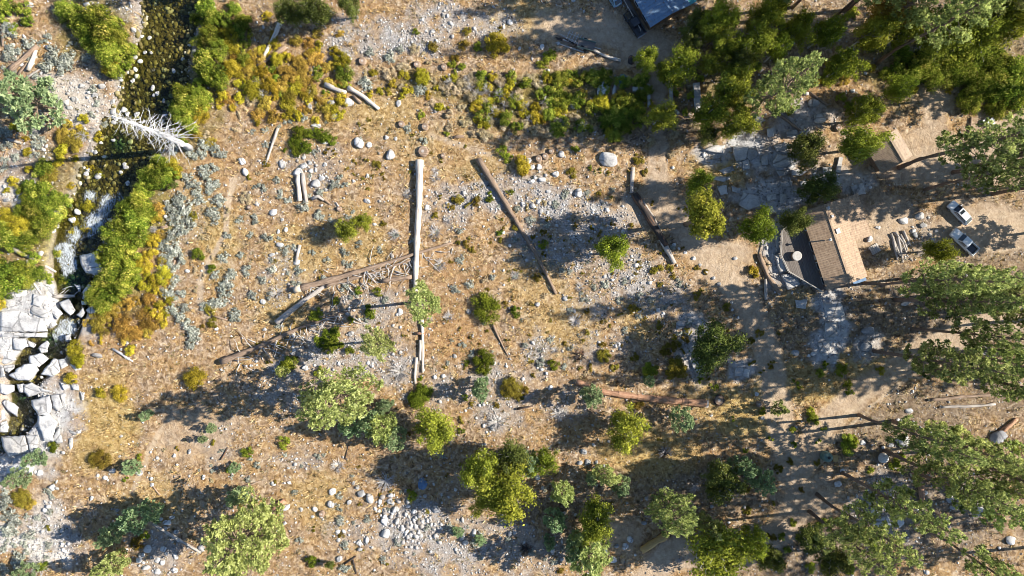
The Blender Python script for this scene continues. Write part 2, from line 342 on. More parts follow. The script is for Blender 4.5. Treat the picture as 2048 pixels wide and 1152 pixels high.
def m_granite(name, a, b, dark):
    m, nt, out = mat_new(name)
    v = pos(nt); n = noise(nt, .9, 6, .65, v); sp = noise(nt, 5.5, 3, .7, v); big = noise(nt, .22, 4, .6, v)
    vo = N(nt, 'ShaderNodeTexVoronoi'); vo.feature = 'DISTANCE_TO_EDGE'; vo.inputs['Scale'].default_value = .32; wv = N(nt, 'ShaderNodeMix', data_type='VECTOR'); wv.inputs[0].default_value = .35; nz = N(nt, 'ShaderNodeTexNoise'); nz.inputs['Scale'].default_value = .5; nt.links.new(v, nz.inputs[0]); nt.links.new(v, wv.inputs[4]); nt.links.new(nz.outputs[1], wv.inputs[5]); nt.links.new(wv.outputs[1], vo.inputs[0])
    c = mix(nt, n, a, b); c = mix(nt, ramp(nt, sp, [(.50, (0, 0, 0)), (.68, (1, 1, 1))]), c, dark, 'MIX'); c = mix(nt, ramp(nt, vo.outputs[0], [(.0, (.8, .8, .8)), (.035, (0, 0, 0))]), c, tuple(z * .45 for z in dark))
    st = ramp(nt, big, [(.48, (0, 0, 0)), (.64, (.6, .6, .6))]); c = mix(nt, st, c, dark)
    oi = N(nt, 'ShaderNodeObjectInfo'); hs = N(nt, 'ShaderNodeHueSaturation'); mv = N(nt, 'ShaderNodeMapRange')
    mv.inputs['To Min'].default_value = .82; mv.inputs['To Max'].default_value = 1.1
    nt.links.new(oi.outputs['Random'], mv.inputs[0]); nt.links.new(mv.outputs[0], hs.inputs['Value']); nt.links.new(c, hs.inputs['Color'])
    principled(nt, out, hs.outputs[0], .85, n, .7, .25, 0, .25); return m
M['granite'] = m_granite('granite', (.38, .365, .34), (.56, .54, .51), (.22, .21, .20))
M['granite_white'] = m_granite('granite_white', (.47, .46, .44), (.66, .645, .62), (.24, .235, .23))
M['granite_grey'] = m_granite('granite_grey', (.24, .24, .24), (.40, .40, .40), (.16, .16, .17))
M['gravel'] = m_tint('gravel', [(.10, .085, .07), (.29, .27, .25), (.40, .385, .365), (.58, .565, .54)])
M['cobble'] = m_tint('cobble', [(.035, .027, .010), (.115, .092, .03), (.24, .20, .085), (.44, .41, .33)])
M['drygrass'] = m_tint('drygrass', [(.20, .12, .05), (.38, .25, .10), (.50, .36, .16), (.60, .47, .26)])
M['weeds'] = m_tint('weeds', [(.04, .032, .012), (.10, .085, .025), (.19, .165, .08), (.32, .30, .22)])
M['twigs_ground'] = m_tint('twigs_ground', [(.10, .07, .05), (.30, .25, .20), (.48, .43, .37)])

def m_ground():
    m, nt, out = mat_new('ground')
    p = pos(nt)
    n1 = noise(nt, .30, 6, .66, p); n2 = noise(nt, 1.15, 7, .78, p, .7); n3 = noise(nt, 4.2, 4, .8, p); n4 = noise(nt, .9, 5, .68, p, 1.0)
    k = .90
    def rp(f, st): return ramp(nt, f, [(q, tuple(z * k for z in c)) for q, c in st])
    soil = rp(n2, [(.35, (.065, .042, .028)), (.45, (.235, .16, .10)), (.53, (.365, .265, .175)), (.63, (.62, .51, .38))])
    s2 = rp(n2, [(.35, (.085, .043, .018)), (.45, (.30, .175, .072)), (.54, (.43, .27, .12)), (.64, (.62, .46, .25))])
    soil = mix(nt, ramp(nt, n1, [(.40, (0, 0, 0)), (.60, (.9, .9, .9))]), soil, s2)
    nd = noise(nt, .55, 7, .72, p, 1.4); soil = mix(nt, ramp(nt, nd, [(.52, (0, 0, 0)), (.66, (.75, .75, .75))]), soil, rp(n2, [(.36, (.06, .04, .025)), (.5, (.19, .125, .075)), (.64, (.36, .27, .18))]))
    yel = rp(n2, [(.36, (.14, .085, .03)), (.46, (.37, .25, .09)), (.55, (.47, .34, .14)), (.65, (.66, .52, .27))])
    org = rp(n2, [(.36, (.13, .065, .025)), (.46, (.32, .185, .085)), (.55, (.42, .265, .13)), (.65, (.56, .39, .22))])
    grv = rp(n3, [(.34, (.10, .09, .08)), (.45, (.30, .28, .26)), (.55, (.42, .40, .38)), (.66, (.64, .63, .61))])
    sand = rp(n2, [(.36, (.40, .36, .31)), (.5, (.62, .58, .52)), (.64, (.74, .71, .66))])
    dirt = rp(n4, [(.34, (.34, .25, .17)), (.5, (.46, .355, .25)), (.66, (.54, .43, .32))])
    dirt = mix(nt, .18, dirt, soil)
    rock = rp(n4, [(.34, (.16, .155, .15)), (.44, (.42, .41, .40)), (.66, (.62, .61, .59))])
    grn = rp(n2, [(.36, (.04, .035, .012)), (.46, (.13, .11, .03)), (.55, (.22, .19, .05)), (.65, (.40, .34, .12))])
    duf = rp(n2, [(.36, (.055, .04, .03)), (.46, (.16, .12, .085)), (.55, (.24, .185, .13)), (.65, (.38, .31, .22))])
    path = rp(n2, [(.36, (.36, .26, .165)), (.64, (.56, .45, .32))])
    bed = rp(n3, [(.34, (.02, .016, .007)), (.5, (.10, .08, .026)), (.66, (.24, .19, .08))])
    A = attr(nt, 'mask_a'); B = attr(nt, 'mask_b'); C = attr(nt, 'mask_c')
    sa = N(nt, 'ShaderNodeSeparateColor'); sb = N(nt, 'ShaderNodeSeparateColor'); sc_ = N(nt, 'ShaderNodeSeparateColor')
    nt.links.new(A.outputs['Color'], sa.inputs[0]); nt.links.new(B.outputs['Color'], sb.inputs[0]); nt.links.new(C.outputs['Color'], sc_.inputs[0])
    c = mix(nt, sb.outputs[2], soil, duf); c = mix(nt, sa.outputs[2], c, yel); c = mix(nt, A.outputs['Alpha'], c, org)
    c = mix(nt, sa.outputs[0], c, grv); c = mix(nt, sb.outputs[1], c, grn); c = mix(nt, sb.outputs[0], c, rock)
    c = mix(nt, B.outputs['Alpha'], c, dirt); c = mix(nt, sa.outputs[1], c, sand); c = mix(nt, sc_.outputs[0], c, path); c = mix(nt, sc_.outputs[1], c, bed)
    principled(nt, out, c, .95, n2, 1.0, .35, 0, .1); return m
M['ground'] = m_ground()

# ------------------------------------------------------------------ ground sheet
def axis(a, step):
    f = np.arange(-a, a + 1e-6, step); o = []; d = step; x = a
    while x < 1500: d *= 1.45; x += d; o.append(x)
    o = np.array(o); return np.concatenate([-o[::-1], f, o])
gx, gy = axis(108, .36), axis(65, .36)
XX, YY = np.meshgrid(gx, gy)
PXX, PYY = CX + XX * K, CY - YY * K
ZZ = ground_z(PXX, PYY)
nx, ny = len(gx), len(gy)
idx = np.arange(nx * ny).reshape(ny, nx)
quads = np.stack([idx[:-1, :-1], idx[:-1, 1:], idx[1:, 1:], idx[1:, :-1]], -1).reshape(-1, 4)
me = mesh_np('ground', np.stack([XX, YY, ZZ], -1).reshape(-1, 3), quads, None, True)
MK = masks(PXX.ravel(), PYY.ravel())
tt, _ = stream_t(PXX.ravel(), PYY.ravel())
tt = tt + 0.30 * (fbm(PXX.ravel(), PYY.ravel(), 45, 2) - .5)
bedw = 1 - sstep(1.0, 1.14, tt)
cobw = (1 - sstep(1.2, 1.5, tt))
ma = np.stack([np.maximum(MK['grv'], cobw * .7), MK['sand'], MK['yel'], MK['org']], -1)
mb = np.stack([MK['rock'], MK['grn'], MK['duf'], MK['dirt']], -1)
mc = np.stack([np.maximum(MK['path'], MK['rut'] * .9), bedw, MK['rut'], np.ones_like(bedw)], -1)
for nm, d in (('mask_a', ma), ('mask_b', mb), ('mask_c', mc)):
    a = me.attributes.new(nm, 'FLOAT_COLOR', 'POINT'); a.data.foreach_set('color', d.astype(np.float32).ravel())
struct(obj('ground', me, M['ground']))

# stream surface
def m_water():
    m, nt, out = mat_new('water')
    p = pos(nt); f = attr(nt, 'foam_glint').outputs['Fac']; dpt = attr(nt, 'tint').outputs['Fac']
    mp = N(nt, 'ShaderNodeMapping'); mp.inputs['Scale'].default_value = (1.3, .5, 1); mp.inputs['Rotation'].default_value = (0, 0, -.35); nt.links.new(p, mp.inputs[0]); n = noise(nt, 1.7, 8, .78, mp.outputs[0], 1.8); rip = noise(nt, 2.6, 4, .6, p, .8)
    tr = N(nt, 'ShaderNodeBsdfTransparent'); gl = N(nt, 'ShaderNodeBsdfGlossy'); gl.inputs['Roughness'].default_value = .08
    col = ramp(nt, dpt, [(0, (.85, .84, .66)), (.5, (.62, .64, .40)), (1, (.30, .52, .42))]); nt.links.new(col, tr.inputs[0])
    b = N(nt, 'ShaderNodeBump'); b.inputs['Strength'].default_value = .5; b.inputs['Distance'].default_value = .12; nt.links.new(rip, b.inputs['Height']); nt.links.new(b.outputs[0], gl.inputs['Normal'])
    fr = N(nt, 'ShaderNodeFresnel'); fr.inputs[0].default_value = 1.33; nt.links.new(b.outputs[0], fr.inputs['Normal'])
    m1 = N(nt, 'ShaderNodeMixShader'); nt.links.new(fr.outputs[0], m1.inputs[0]); nt.links.new(tr.outputs[0], m1.inputs[1]); nt.links.new(gl.outputs[0], m1.inputs[2])
    di = N(nt, 'ShaderNodeBsdfDiffuse'); di.inputs[0].default_value = (.72, .78, .82, 1)
    add = N(nt, 'ShaderNodeMath', operation='ADD'); nt.links.new(f, add.inputs[0]); nt.links.new(n, add.inputs[1])
    fm = ramp(nt, add.outputs[0], [(0, (0, 0, 0)), (.98, (0, 0, 0)), (1.0, (0, 0, 0))])
    mr = N(nt, 'ShaderNodeMapRange'); mr.inputs['From Min'].default_value = .95; mr.inputs['From Max'].default_value = 1.2; mr.inputs['To Max'].default_value = .9; nt.links.new(add.outputs[0], mr.inputs[0]); mr.inputs['To Max'].default_value = .88
    m2 = N(nt, 'ShaderNodeMixShader'); nt.links.new(mr.outputs[0], m2.inputs[0]); nt.links.new(m1.outputs[0], m2.inputs[1]); nt.links.new(di.outputs[0], m2.inputs[2])
    nt.links.new(m2.outputs[0], out.inputs[0]); return m
M['water'] = m_water()
RAPIDS = [(180, 392, 24, .6), (215, 405, 34, .6), (205, 425, 26, .6), (190, 445, 34, .7), (150, 470, 34, .6), (130, 505, 26, .95), (138, 530, 22, .9), (130, 550, 16, .5), (135, 655, 22, .95), (120, 668, 18, .9), (110, 690, 14, .5), (330, 230, 16, .55), (325, 245, 18, .5), (305, 140, 16, .45), (110, 500, 16, .7), (240, 395, 24, .5), (180, 470, 20, .55)]
TEAL = [(105, 685, 26), (90, 700, 20), (150, 560, 30), (50, 800, 26), (240, 290, 30)]
def resample(P, step):
    out = []
    for a, b in zip(P[:-1], P[1:]):
        n = max(1, int(np.hypot(*(b[:2] - a[:2])) / step))
        for i in range(n): out.append(a + (b - a) * i / n)
    out.append(P[-1]); return np.array(out)
S = resample(STREAM, 6)
for _ in range(4): S[1:-1] = (S[:-2] + S[1:-1] * 2 + S[2:]) / 4
v = []; foam_glint = []; dep = []; nc = 33
for i, s in enumerate(S):
    d = S[min(i + 1, len(S) - 1)][:2] - S[max(i - 1, 0)][:2]; d = d / np.hypot(*d); nrm = np.array([-d[1], d[0]])
    for k in range(nc):
        q = s[:2] + nrm * s[2] * 1.45 * (k / (nc - 1) * 2 - 1)
        fo = max([0] + [.75 * w * max(0, 1.5 - math.hypot(q[0] - x, q[1] - y) / r) for x, y, r, w in RAPIDS])
        fo = min(max(fo, .20), .56)  # base level beyond the rapids paints white flecks as glints on the water
        te = max([0] + [max(0, 1.2 - math.hypot(q[0] - x, q[1] - y) / r) for x, y, r in TEAL])
        z = s[3] + .06 * (float(vn(q[0], q[1], 9, 3)) - .5) + fo * .3 * (float(vn(q[0], q[1], 4, 8)) - .3)
        v.append(W(q[0], q[1], z)); foam_glint.append(fo); dep.append(min(1, .15 + .5 * float(fbm(q[0], q[1], 60, 8, 2)) + .6 * te))
ix = np.arange(len(S) * nc).reshape(len(S), nc)
q4 = np.stack([ix[:-1, :-1], ix[1:, :-1], ix[1:, 1:], ix[:-1, 1:]], -1).reshape(-1, 4)
me = mesh_np('water', v, q4, dep, True)
a = me.attributes.new('foam_glint', 'FLOAT', 'POINT'); a.data.foreach_set('value', np.array(foam_glint, np.float32))
struct(obj('water', me, M['water']))

# ------------------------------------------------------------------ loose cover: gravel, cobbles, dry grass, twigs
ICO_V = []
_b = bmesh.new(); bmesh.ops.create_icosphere(_b, subdivisions=1, radius=1.0)
ICO_V = np.array([p.co[:] for p in _b.verts]); ICO_F = np.array([[p.index for p in f.verts] for f in _b.faces]); _b.free()
OCT_V = np.array([(1, 0, 0), (0, 1, 0), (-1, 0, 0), (0, -1, 0), (0, 0, 1), (0, 0, -.5)], float)
OCT_F = np.array([(0, 1, 4), (1, 2, 4), (2, 3, 4), (3, 0, 4), (1, 0, 5), (2, 1, 5), (3, 2, 5), (0, 3, 5)])
def scatter_stones(name, px, py, size, tint, mat, base=(OCT_V, OCT_F), dz=0.2, label=None, cat=None):
    bv, bf = base; n = len(px)
    z = ground_z(px, py)
    c = np.stack([(px - CX) / K * (1 - z / H), (CY - py) / K * (1 - z / H), z], -1)
    a = rng.random(n) * 6.283; sx = size * rng.uniform(.7, 1.35, n); sy = size * rng.uniform(.7, 1.2, n); sz = size * rng.uniform(.45, .9, n)
    jit = 1 + .5 * (rng.random((n, len(bv), 1)) - .5)
    v = bv[None] * jit
    x = v[..., 0] * sx[:, None]; y = v[..., 1] * sy[:, None]; zz = v[..., 2] * sz[:, None]
    X = x * np.cos(a)[:, None] - y * np.sin(a)[:, None]; Y = x * np.sin(a)[:, None] + y * np.cos(a)[:, None]
    V = np.stack([X, Y, zz + (sz * dz)[:, None]], -1) + c[:, None]
    F = (bf[None] + (np.arange(n) * len(bv))[:, None, None]).reshape(-1, 3)
    o = obj(name, mesh_np(name, V.reshape(-1, 3), F, np.repeat(tint, len(bv))), mat)
    return stuff(o, label, cat)
def cand(n, lo=(-60, -60), hi=(2110, 1212)):
    return rng.uniform(lo[0], hi[0], n), rng.uniform(lo[1], hi[1], n)
x, y = cand(230000); mk = masks(x, y); st, _ = stream_t(x, y)
dens = np.clip(mk['grv'] * 1.0 + mk['rock'] * .25 + mk['sand'] * .35 + .11 - mk['dirt'] * .5 - mk['yel'] * .1, .0, 1)
dens = np.where(st < 1.1, 0, np.maximum(dens, .55 * (1 - sstep(1.1, 1.5, st)))) * np.clip(.35 + 1.2 * (fbm(x, y, 22, 77, 3) - .2), .1, 1)
keep = rng.random(len(x)) < dens * .75
x, y = x[keep], y[keep]
size = .10 + .22 * rng.random(len(x)) ** 3
scatter_stones('gravel', x, y, size, np.clip(rng.normal(.55, .22, len(x)), 0, 1), M['gravel'], label='loose pale gravel lying across the dry meadow', cat='gravel')
x, y = cand(30000); mk = masks(x, y); st, _ = stream_t(x, y)
dens = np.clip(mk['grv'] * .40 + mk['sand'] * .35 + mk['rock'] * .2 + .04 - mk['dirt'] * .3, .0, 1); dens = np.where(st < 1.0, 0.04, np.maximum(dens, .5 * (1 - sstep(1.0, 1.4, st)))) * np.clip(.2 + 1.6 * (fbm(x, y, 30, 78, 3) - .3), .05, 1)
keep = rng.random(len(x)) < dens
x, y = x[keep], y[keep]
scatter_stones('rubble', x, y, .20 + .30 * rng.random(len(x)) ** 2.2, np.clip(rng.normal(.68, .2, len(x)), 0, 1), M['gravel'], (ICO_V, ICO_F), .15, 'fist to bucket sized pale stones strewn over the ground', 'stones')
x, y = cand(26000, (-40, -60), (460, 940)); st, _ = stream_t(x, y)
keep = (st < 1.12); x, y = x[keep], y[keep]
scatter_stones('streambed_cobbles', x, y, .12 + .50 * rng.random(len(x)) ** 3.2, np.clip(rng.normal(.42, .28, len(x)), 0, 1), M['cobble'], (ICO_V, ICO_F), .2, 'olive and brown cobbles under the clear stream', 'cobbles')
# heap of rounded cobbles
n = 210; x = rng.normal(820, 36, n); y = rng.normal(1040, 24, n) + (x - 815) * .15
scatter_stones('cobble_heap', x, y, .14 + .42 * rng.random(n) ** 2.2, np.clip(rng.normal(.5, .22, n), 0, 1), M['gravel'], (ICO_V, ICO_F), .3, 'heap of rounded grey-white cobbles on the lower meadow', 'cobbles')
# stony rubbles close to the house
def tufts(name, n, dfun, size, mat, label, cat, blades=5, up=.5, tm=.55, ts=.22):
    x, y = cand(n); mk = masks(x, y); st, _ = stream_t(x, y)
    d = dfun(mk, x, y) * (st > 1.15); keep = rng.random(n) < d; x, y = x[keep], y[keep]; n = len(x)
    z = ground_z(x, y); c = np.stack([(x - CX) / K * (1 - z / H), (CY - y) / K * (1 - z / H), z], -1)
    c = np.repeat(c, blades, 0); m = len(c); a = rng.random(m) * 6.283; L = size * rng.uniform(.5, 1.3, m); e = rng.uniform(.05, up, m)
    d = np.stack([np.cos(a), np.sin(a), e], -1); s = np.stack([-np.sin(a), np.cos(a), np.zeros(m)], -1)
    base = c + rng.normal(0, size * .35, (m, 3)) * (1, 1, 0) + (0, 0, .02)
    v = np.stack([base - s * (L * .13)[:, None], base + s * (L * .13)[:, None], base + d * L[:, None]], 1).reshape(-1, 3)
    t = np.repeat(np.clip(np.repeat(rng.normal(tm, ts, n), blades) + rng.normal(0, .12, m), 0, 1), 3)
    return stuff(obj(name, mesh_np(name, v, np.arange(m * 3).reshape(-1, 3), t), mat), label, cat)
tufts('dry_grass', 170000, lambda k, x, y: np.clip(.22 + .8 * k['yel'] + .4 * k['org'] + .25 * k['grn'] - .9 * k['dirt'] - .9 * k['rock'] - .7 * k['sand'] - .25 * k['grv'] - k['path'], 0, 1) * np.clip(.2 + 1.6 * (fbm(x, y, 18, 90, 3) - .25), 0, 1),   .34, M['drygrass'], 'short straw-coloured dry grass over the meadow', 'grass', 4, 1.1, .42, .26)
tufts('low_weeds', 70000, lambda k, x, y: np.clip(.22 + .35 * k['grn'] + .1 * k['yel'] + .1 * k['grv'] - .5 * k['dirt'] - .5 * k['rock'] - k['path'], 0, 1) * np.clip(3.2 * (fbm(x, y, 24, 95, 4) - .42), 0, 1), .36, M['weeds'], 'tiny olive and grey weeds dotted over the ground', 'weeds', 7, 1.6, .4, .28)
tufts('bunch_grass', 36000, lambda k, x, y: np.clip(.35 + .5 * k['yel'] + .2 * k['org'] - .9 * k['dirt'] - .9 * k['rock'] - .6 * k['sand'] - .2 * k['grv'] - k['path'], 0, 1) * np.clip(3.0 * (fbm(x, y, 30, 97, 4) - .40), 0, 1), .46, M['drygrass'], 'clumps of taller bleached bunch grass on the meadow', 'grass', 9, 2.4, .5, .3)
tufts('forest_litter', 60000, lambda k, x, y: np.clip(.16 + .5 * k['duf'] + .3 * k['org'] + .1 * k['grv'] - .7 * k['dirt'] - k['path'], 0, 1), .42, M['twigs_ground'], 'scattered dark bark flakes and twigs on the ground', 'litter', 2, .25, .35, .3)

exec_marker = 0
# ------------------------------------------------------------------ boulders and granite blocks
def boulder_mesh(seed, flat=1.0, angular=.5):
    r = np.random.default_rng(seed); bm = bmesh.new(); bmesh.ops.create_icosphere(bm, subdivisions=3, radius=1.0)
    v = np.array([p.co[:] for p in bm.verts])
    pl = r.normal(0, 1, (9, 3)); pl /= np.linalg.norm(pl, axis=1)[:, None]
    for q in pl:
        h = r.uniform(.55, .92); d = v @ q; v -= np.clip(d - h, 0, None)[:, None] * q * (angular + .35)
    f = r.normal(0, 2.0, (5, 3)); ph = r.random(5) * 6.28
    v *= (1 + .07 * np.sin(v @ f.T + ph).sum(1) / 2)[:, None]
    v[:, 2] *= .72 * flat; v[:, 2] = np.where(v[:, 2] < -.25, -.25 + (v[:, 2] + .25) * .3, v[:, 2])
    v[:, :2] /= np.abs(v[:, :2]).max(0)
    for p, c in zip(bm.verts, v): p.co = c
    me = bpy.data.meshes.new('boulder'); bm.to_mesh(me); bm.free()
    me.polygons.foreach_set('use_smooth', np.ones(len(me.polygons), bool)); return me
BM = {}
def boulder(px, py, w, h, rot=None, mat='granite_white', zf=.55, name='boulder', desc=None, label=None, sink=.15):
    k = R.randrange(9); key = (k, mat)
    if key not in BM:
        m_ = boulder_mesh(100 + k, 1.0, .3 + .1 * (k % 5)); m_.materials.append(M[mat]); BM[key] = m_
    o = obj(name, BM[key]); mean = (w + h) / 4 / K
    p = G(px, py); zz = mean * zf * 1.5
    st_, lv_ = stream_t(px, py)
    if float(st_) < 1.2: p.z = max(p.z, float(lv_) - zz * .25)
    o.scale = (w / 2 / K, h / 2 / K, zz); o.location = p + Vector((0, 0, zz * (.18)))
    o.rotation_euler = (R.uniform(-.12, .12), R.uniform(-.12, .12), math.radians(rot) if rot is not None else R.uniform(-.3, .3))
    sz = w * h
    if label: tag(o, label, 'boulder')
    else:
        cw = {'granite_white': 'white', 'granite': 'pale', 'granite_grey': 'grey'}[mat]
        sw = 'small' if sz < 110 else 'mid-sized' if sz < 220 else 'large'
        auto(o, desc or f'{sw} {cw} boulder', 'boulder', px, py, 'boulders on the meadow')
    return o
WB = '''620,183,10,16 620,213,12,14 634,207,8,10 647,200,8,10 663,206,17,16 697,205,22,18 670,235,18,18 633,252,22,10 650,285,12,8 718,286,20,24 738,290,12,13 781,310,18,22 798,208,11,16
792,278,8,10 773,275,9,9 565,328,14,20 597,345,20,18 608,332,18,14 620,325,10,10 608,315,9,9 622,342,10,10 632,340,6,10 632,368,20,18 644,358,13,13 650,329,9,9 653,380,10,8 708,362,8,7 735,352,8,10 865,63,10,9 887,30,8,10
1020,45,12,12 1228,182,9,30 1145,211,12,16 1082,165,11,9 1085,95,10,14 1117,87,8,8 1122,309,13,15 1057,323,16,14 1065,336,11,12 1078,334,12,12 1111,348,14,14 1085,360,16,12 1063,363,13,9 1097,383,10,9 1157,387,16,20
1627,209,26,20 1638,238,28,20 1046,408,10,12 1066,412,12,12 1082,423,9,12 1078,404,12,10 1099,406,8,9 1370,505,9,7 1387,517,9,9 1427,556,8,8 1438,568,9,9 1348,490,8,8 1358,497,6,6 1400,530,7,7 1412,542,7,8 1075,609,10,11 1225,617,7,7 1470,517,10,9 1463,605,7,8 1465,620,6,7 1476,635,6,7
547,425,17,14 545,510,14,8 560,490,16,10 565,440,8,8 572,460,9,12 557,463,7,10 594,525,15,11 592,500,8,8 735,402,16,10 529,659,9,8 937,623,10,12 800,624,12,16 703,668,14,12 526,603,12,12 610,735,12,14 801,705,8,8 910,712,9,10 855,415,15,12
485,322,15,17 491,344,12,17 375,542,10,8 433,658,9,8 195,711,22,10 255,685,8,9 312,660,7,7 279,945,15,14 225,941,13,12 211,955,11,9 196,951,6,8 305,970,9,9 240,913,7,6 80,945,14,14 105,974,13,16 115,977,10,8 113,963,5,9 180,978,7,6 184,997,7,12 349,911,7,9 315,916,7,8 380,903,7,13
408,955,7,12 295,1098,17,17 284,1110,14,12 280,1120,14,14 293,1135,18,10 354,1064,12,10 357,1080,8,8 327,1098,13,12 404,1096,14,14 352,1112,10,14 315,1120,12,12 325,1125,10,10 315,1143,14,14 350,1140,12,12 90,1020,10,10 335,1045,18,12 235,1020,9,7 322,1038,10,8 345,1035,12,9
547,967,11,10 578,965,8,7 577,936,7,6 666,984,16,17 662,1008,16,15 724,987,18,16 715,975,9,10 740,996,15,22 708,966,9,9 760,1003,9,14 781,1002,14,12 751,1017,8,8 758,1022,8,8 768,1020,8,9 789,1020,9,18 769,1040,14,22 794,1043,9,16 772,1067,18,22 805,1057,10,16 832,1052,10,15
734,1080,9,16 718,1085,12,14 720,1099,12,9 676,1065,10,12 688,1063,8,11 677,1080,8,9 630,1018,11,11 699,1005,10,12 626,1033,8,7 603,1018,8,8 571,1015,22,12 680,1118,14,14 925,1073,11,18 932,1085,14,13 948,1065,9,17 925,1040,6,12 1020,1068,9,14 570,1046,9,8
1211,1101,9,16 1227,1119,16,14 1260,1078,14,14 1250,1092,15,15 1270,1110,6,6 1105,1100,10,20 1486,966,9,7 1513,788,10,9 1524,836,10,8 1030,1065,9,8 1065,996,6,9 1085,976,9,8 1075,955,11,12 1818,822,16,12 1676,968,16,14 1725,885,14,10 1880,858,15,12 1960,1023,22,20 2020,1080,20,18 1740,1005,22,10 1752,1022,24,14
1806,441,22,16 1838,432,20,16 1846,452,18,12 1826,462,12,9 1738,477,14,16 1755,455,12,8 1860,470,9,9 1866,480,9,8 1872,462,8,8 1858,488,10,8 1880,500,12,9 1812,607,24,10 1627,708,14,10 1650,708,14,10 1850,985,12,10 1800,1046,16,22 1705,182,10,9
270,113,13,14 165,172,14,10 205,172,16,12 250,220,14,12 228,223,14,18 258,229,11,10 278,230,14,10 243,160,10,8 350,143,8,12 293,107,9,8 305,107,7,7 268,60,12,11 282,124,12,9 302,78,9,10 226,205,9,14 308,178,8,14 317,188,9,11 330,203,6,10 200,353,16,14 178,340,10,8 174,349,12,10 258,367,10,12 252,330,9,9 229,281,10,7 310,192,6,8 255,335,14,9 245,345,9,8
158,424,13,14 148,440,16,14 135,400,12,10 142,412,10,9 120,425,9,9 108,462,12,16 115,452,12,10 222,440,11,8 230,460,11,8 82,507,10,12 60,10,20,12 175,10,16,12 44,130,12,9 110,120,8,7 45,394,20,12 15,400,14,10 20,30,10,10 150,198,16,12 140,215,14,9 190,190,14,10 133,205,12,14'''
for s in WB.split():
    a_ = [float(q) for q in s.split(',')]
    boulder(*a_, mat='granite_white' if R.random() < .7 else 'granite', zf=R.uniform(.42, .66))
for x, y, w, h in [(1168, 903, 15, 12), (1175, 924, 14, 13), (1160, 926, 12, 10), (1193, 925, 7, 11), (1207, 932, 11, 8), (873, 1018, 18, 19), (1095, 1085, 14, 13), (1233, 1092, 10, 10), (1130, 597, 12, 10), (1732, 692, 26, 24), (1288, 1046, 12, 10), (1423, 1013, 9, 7), (1590, 706, 16, 13), (1900, 1000, 18, 14), (1915, 1008, 16, 14), (1925, 995, 18, 12), (1938, 1005, 14, 14), (1905, 1015, 14, 10), (1360, 650, 22, 18), (1395, 648, 26, 20), (1375, 665, 16, 14), (1780, 890, 14, 10), (1700, 905, 12, 9), (1995, 875, 34, 30), (1830, 470, 14, 12)]:
    boulder(x, y, w, h, mat='granite_grey', zf=.55)
boulder(1218, 318, 40, 33, 0, 'granite_white', .55, label='big domed white boulder alone on bare soil above the charred log')
boulder(1205, 179, 24, 40, -22, 'granite_white', .5, label='long wedge-shaped white boulder at the edge of the willow thicket')
boulder(1764, 916, 22, 21, 10, 'granite', .8, label='pale round rock with a banded face under the leaning pines')
boulder(1735, 661, 30, 16, 8, 'granite_grey', .5, label='smooth low propane tank in deep shade, built as a boulder')  # propane tank, made from the boulder mesh and granite
def prism(px_poly, ztop, name, mat='granite_white', label=None, desc=None, zbase=None, parent=None, tilt=(0, 0), dome=.12, seed=0):
    """a fractured granite block with the plan outline given, walls down into the ground and a weathered top"""
    P = np.array(px_poly, float); c = P.mean(0); r = np.random.default_rng(seed + int(c[0] * 7 + c[1]))
    Q = []
    for i in range(len(P)):
        a, b = P[i], P[(i + 1) % len(P)]; n = max(2, int(np.hypot(*(b - a)) / 6))
        for k in range(n): Q.append(a + (b - a) * k / n + r.normal(0, .7, 2) * (k > 0))
    Q = np.array(Q); n = len(Q)
    zg = float(np.min(ground_z(Q[:, 0], Q[:, 1]))) - .5 if zbase is None else zbase
    rings = [(1.05, None), (1.02, ztop - .45), (.98, ztop - .16), (.92, ztop), (.8, ztop + dome * .4), (.62, ztop + dome * .6), (.44, ztop + dome * .8), (.22, ztop + dome)]
    v = []
    for s, z in rings:
        for q in Q:
            e = c + (q - c) * s; zz = zg if z is None else z + (e[0] - c[0]) / K * tilt[0] + (e[1] - c[1]) / K * tilt[1] + (.55 * (float(fbm(e[0], e[1], 18, 15, 3)) - .5) + .22 * (float(vn(e[0] * .5 + e[1], e[1] - e[0] * .3, 5, 25)) - .5))
            v.append(W(e[0], e[1], zz))
    v.append(W(c[0], c[1], ztop + dome)); f = []
    for k in range(len(rings) - 1):
        for i in range(n):
            j = (i + 1) % n; f.append((k * n + i, k * n + j, (k + 1) * n + j, (k + 1) * n + i))
    t = (len(rings) - 1) * n; f += [(t + i, t + (i + 1) % n, len(v) - 1) for i in range(n)]
    me = bpy.data.meshes.new(name); me.from_pydata(v, [], f); me.update()
    bm = bmesh.new(); bm.from_mesh(me); bmesh.ops.recalc_face_normals(bm, faces=bm.faces); bm.to_mesh(me); bm.free()
    me.polygons.foreach_set('use_smooth', np.arange(len(me.polygons)) >= 3 * n)
    o = obj(name, me, M[mat], parent)
    if parent is None:
        if label: tag(o, label, 'rock')
        else: auto(o, desc or ('large pale granite block' if np.ptp(P[:, 0]) > 40 else 'pale granite block'), 'rock', c[0], c[1], 'fractured granite blocks by the falls')
    return o
F_ = lambda ox, oy, k, pts: [(ox + x / k, oy + y / k) for x, y in pts]
k1 = 1257 / 240
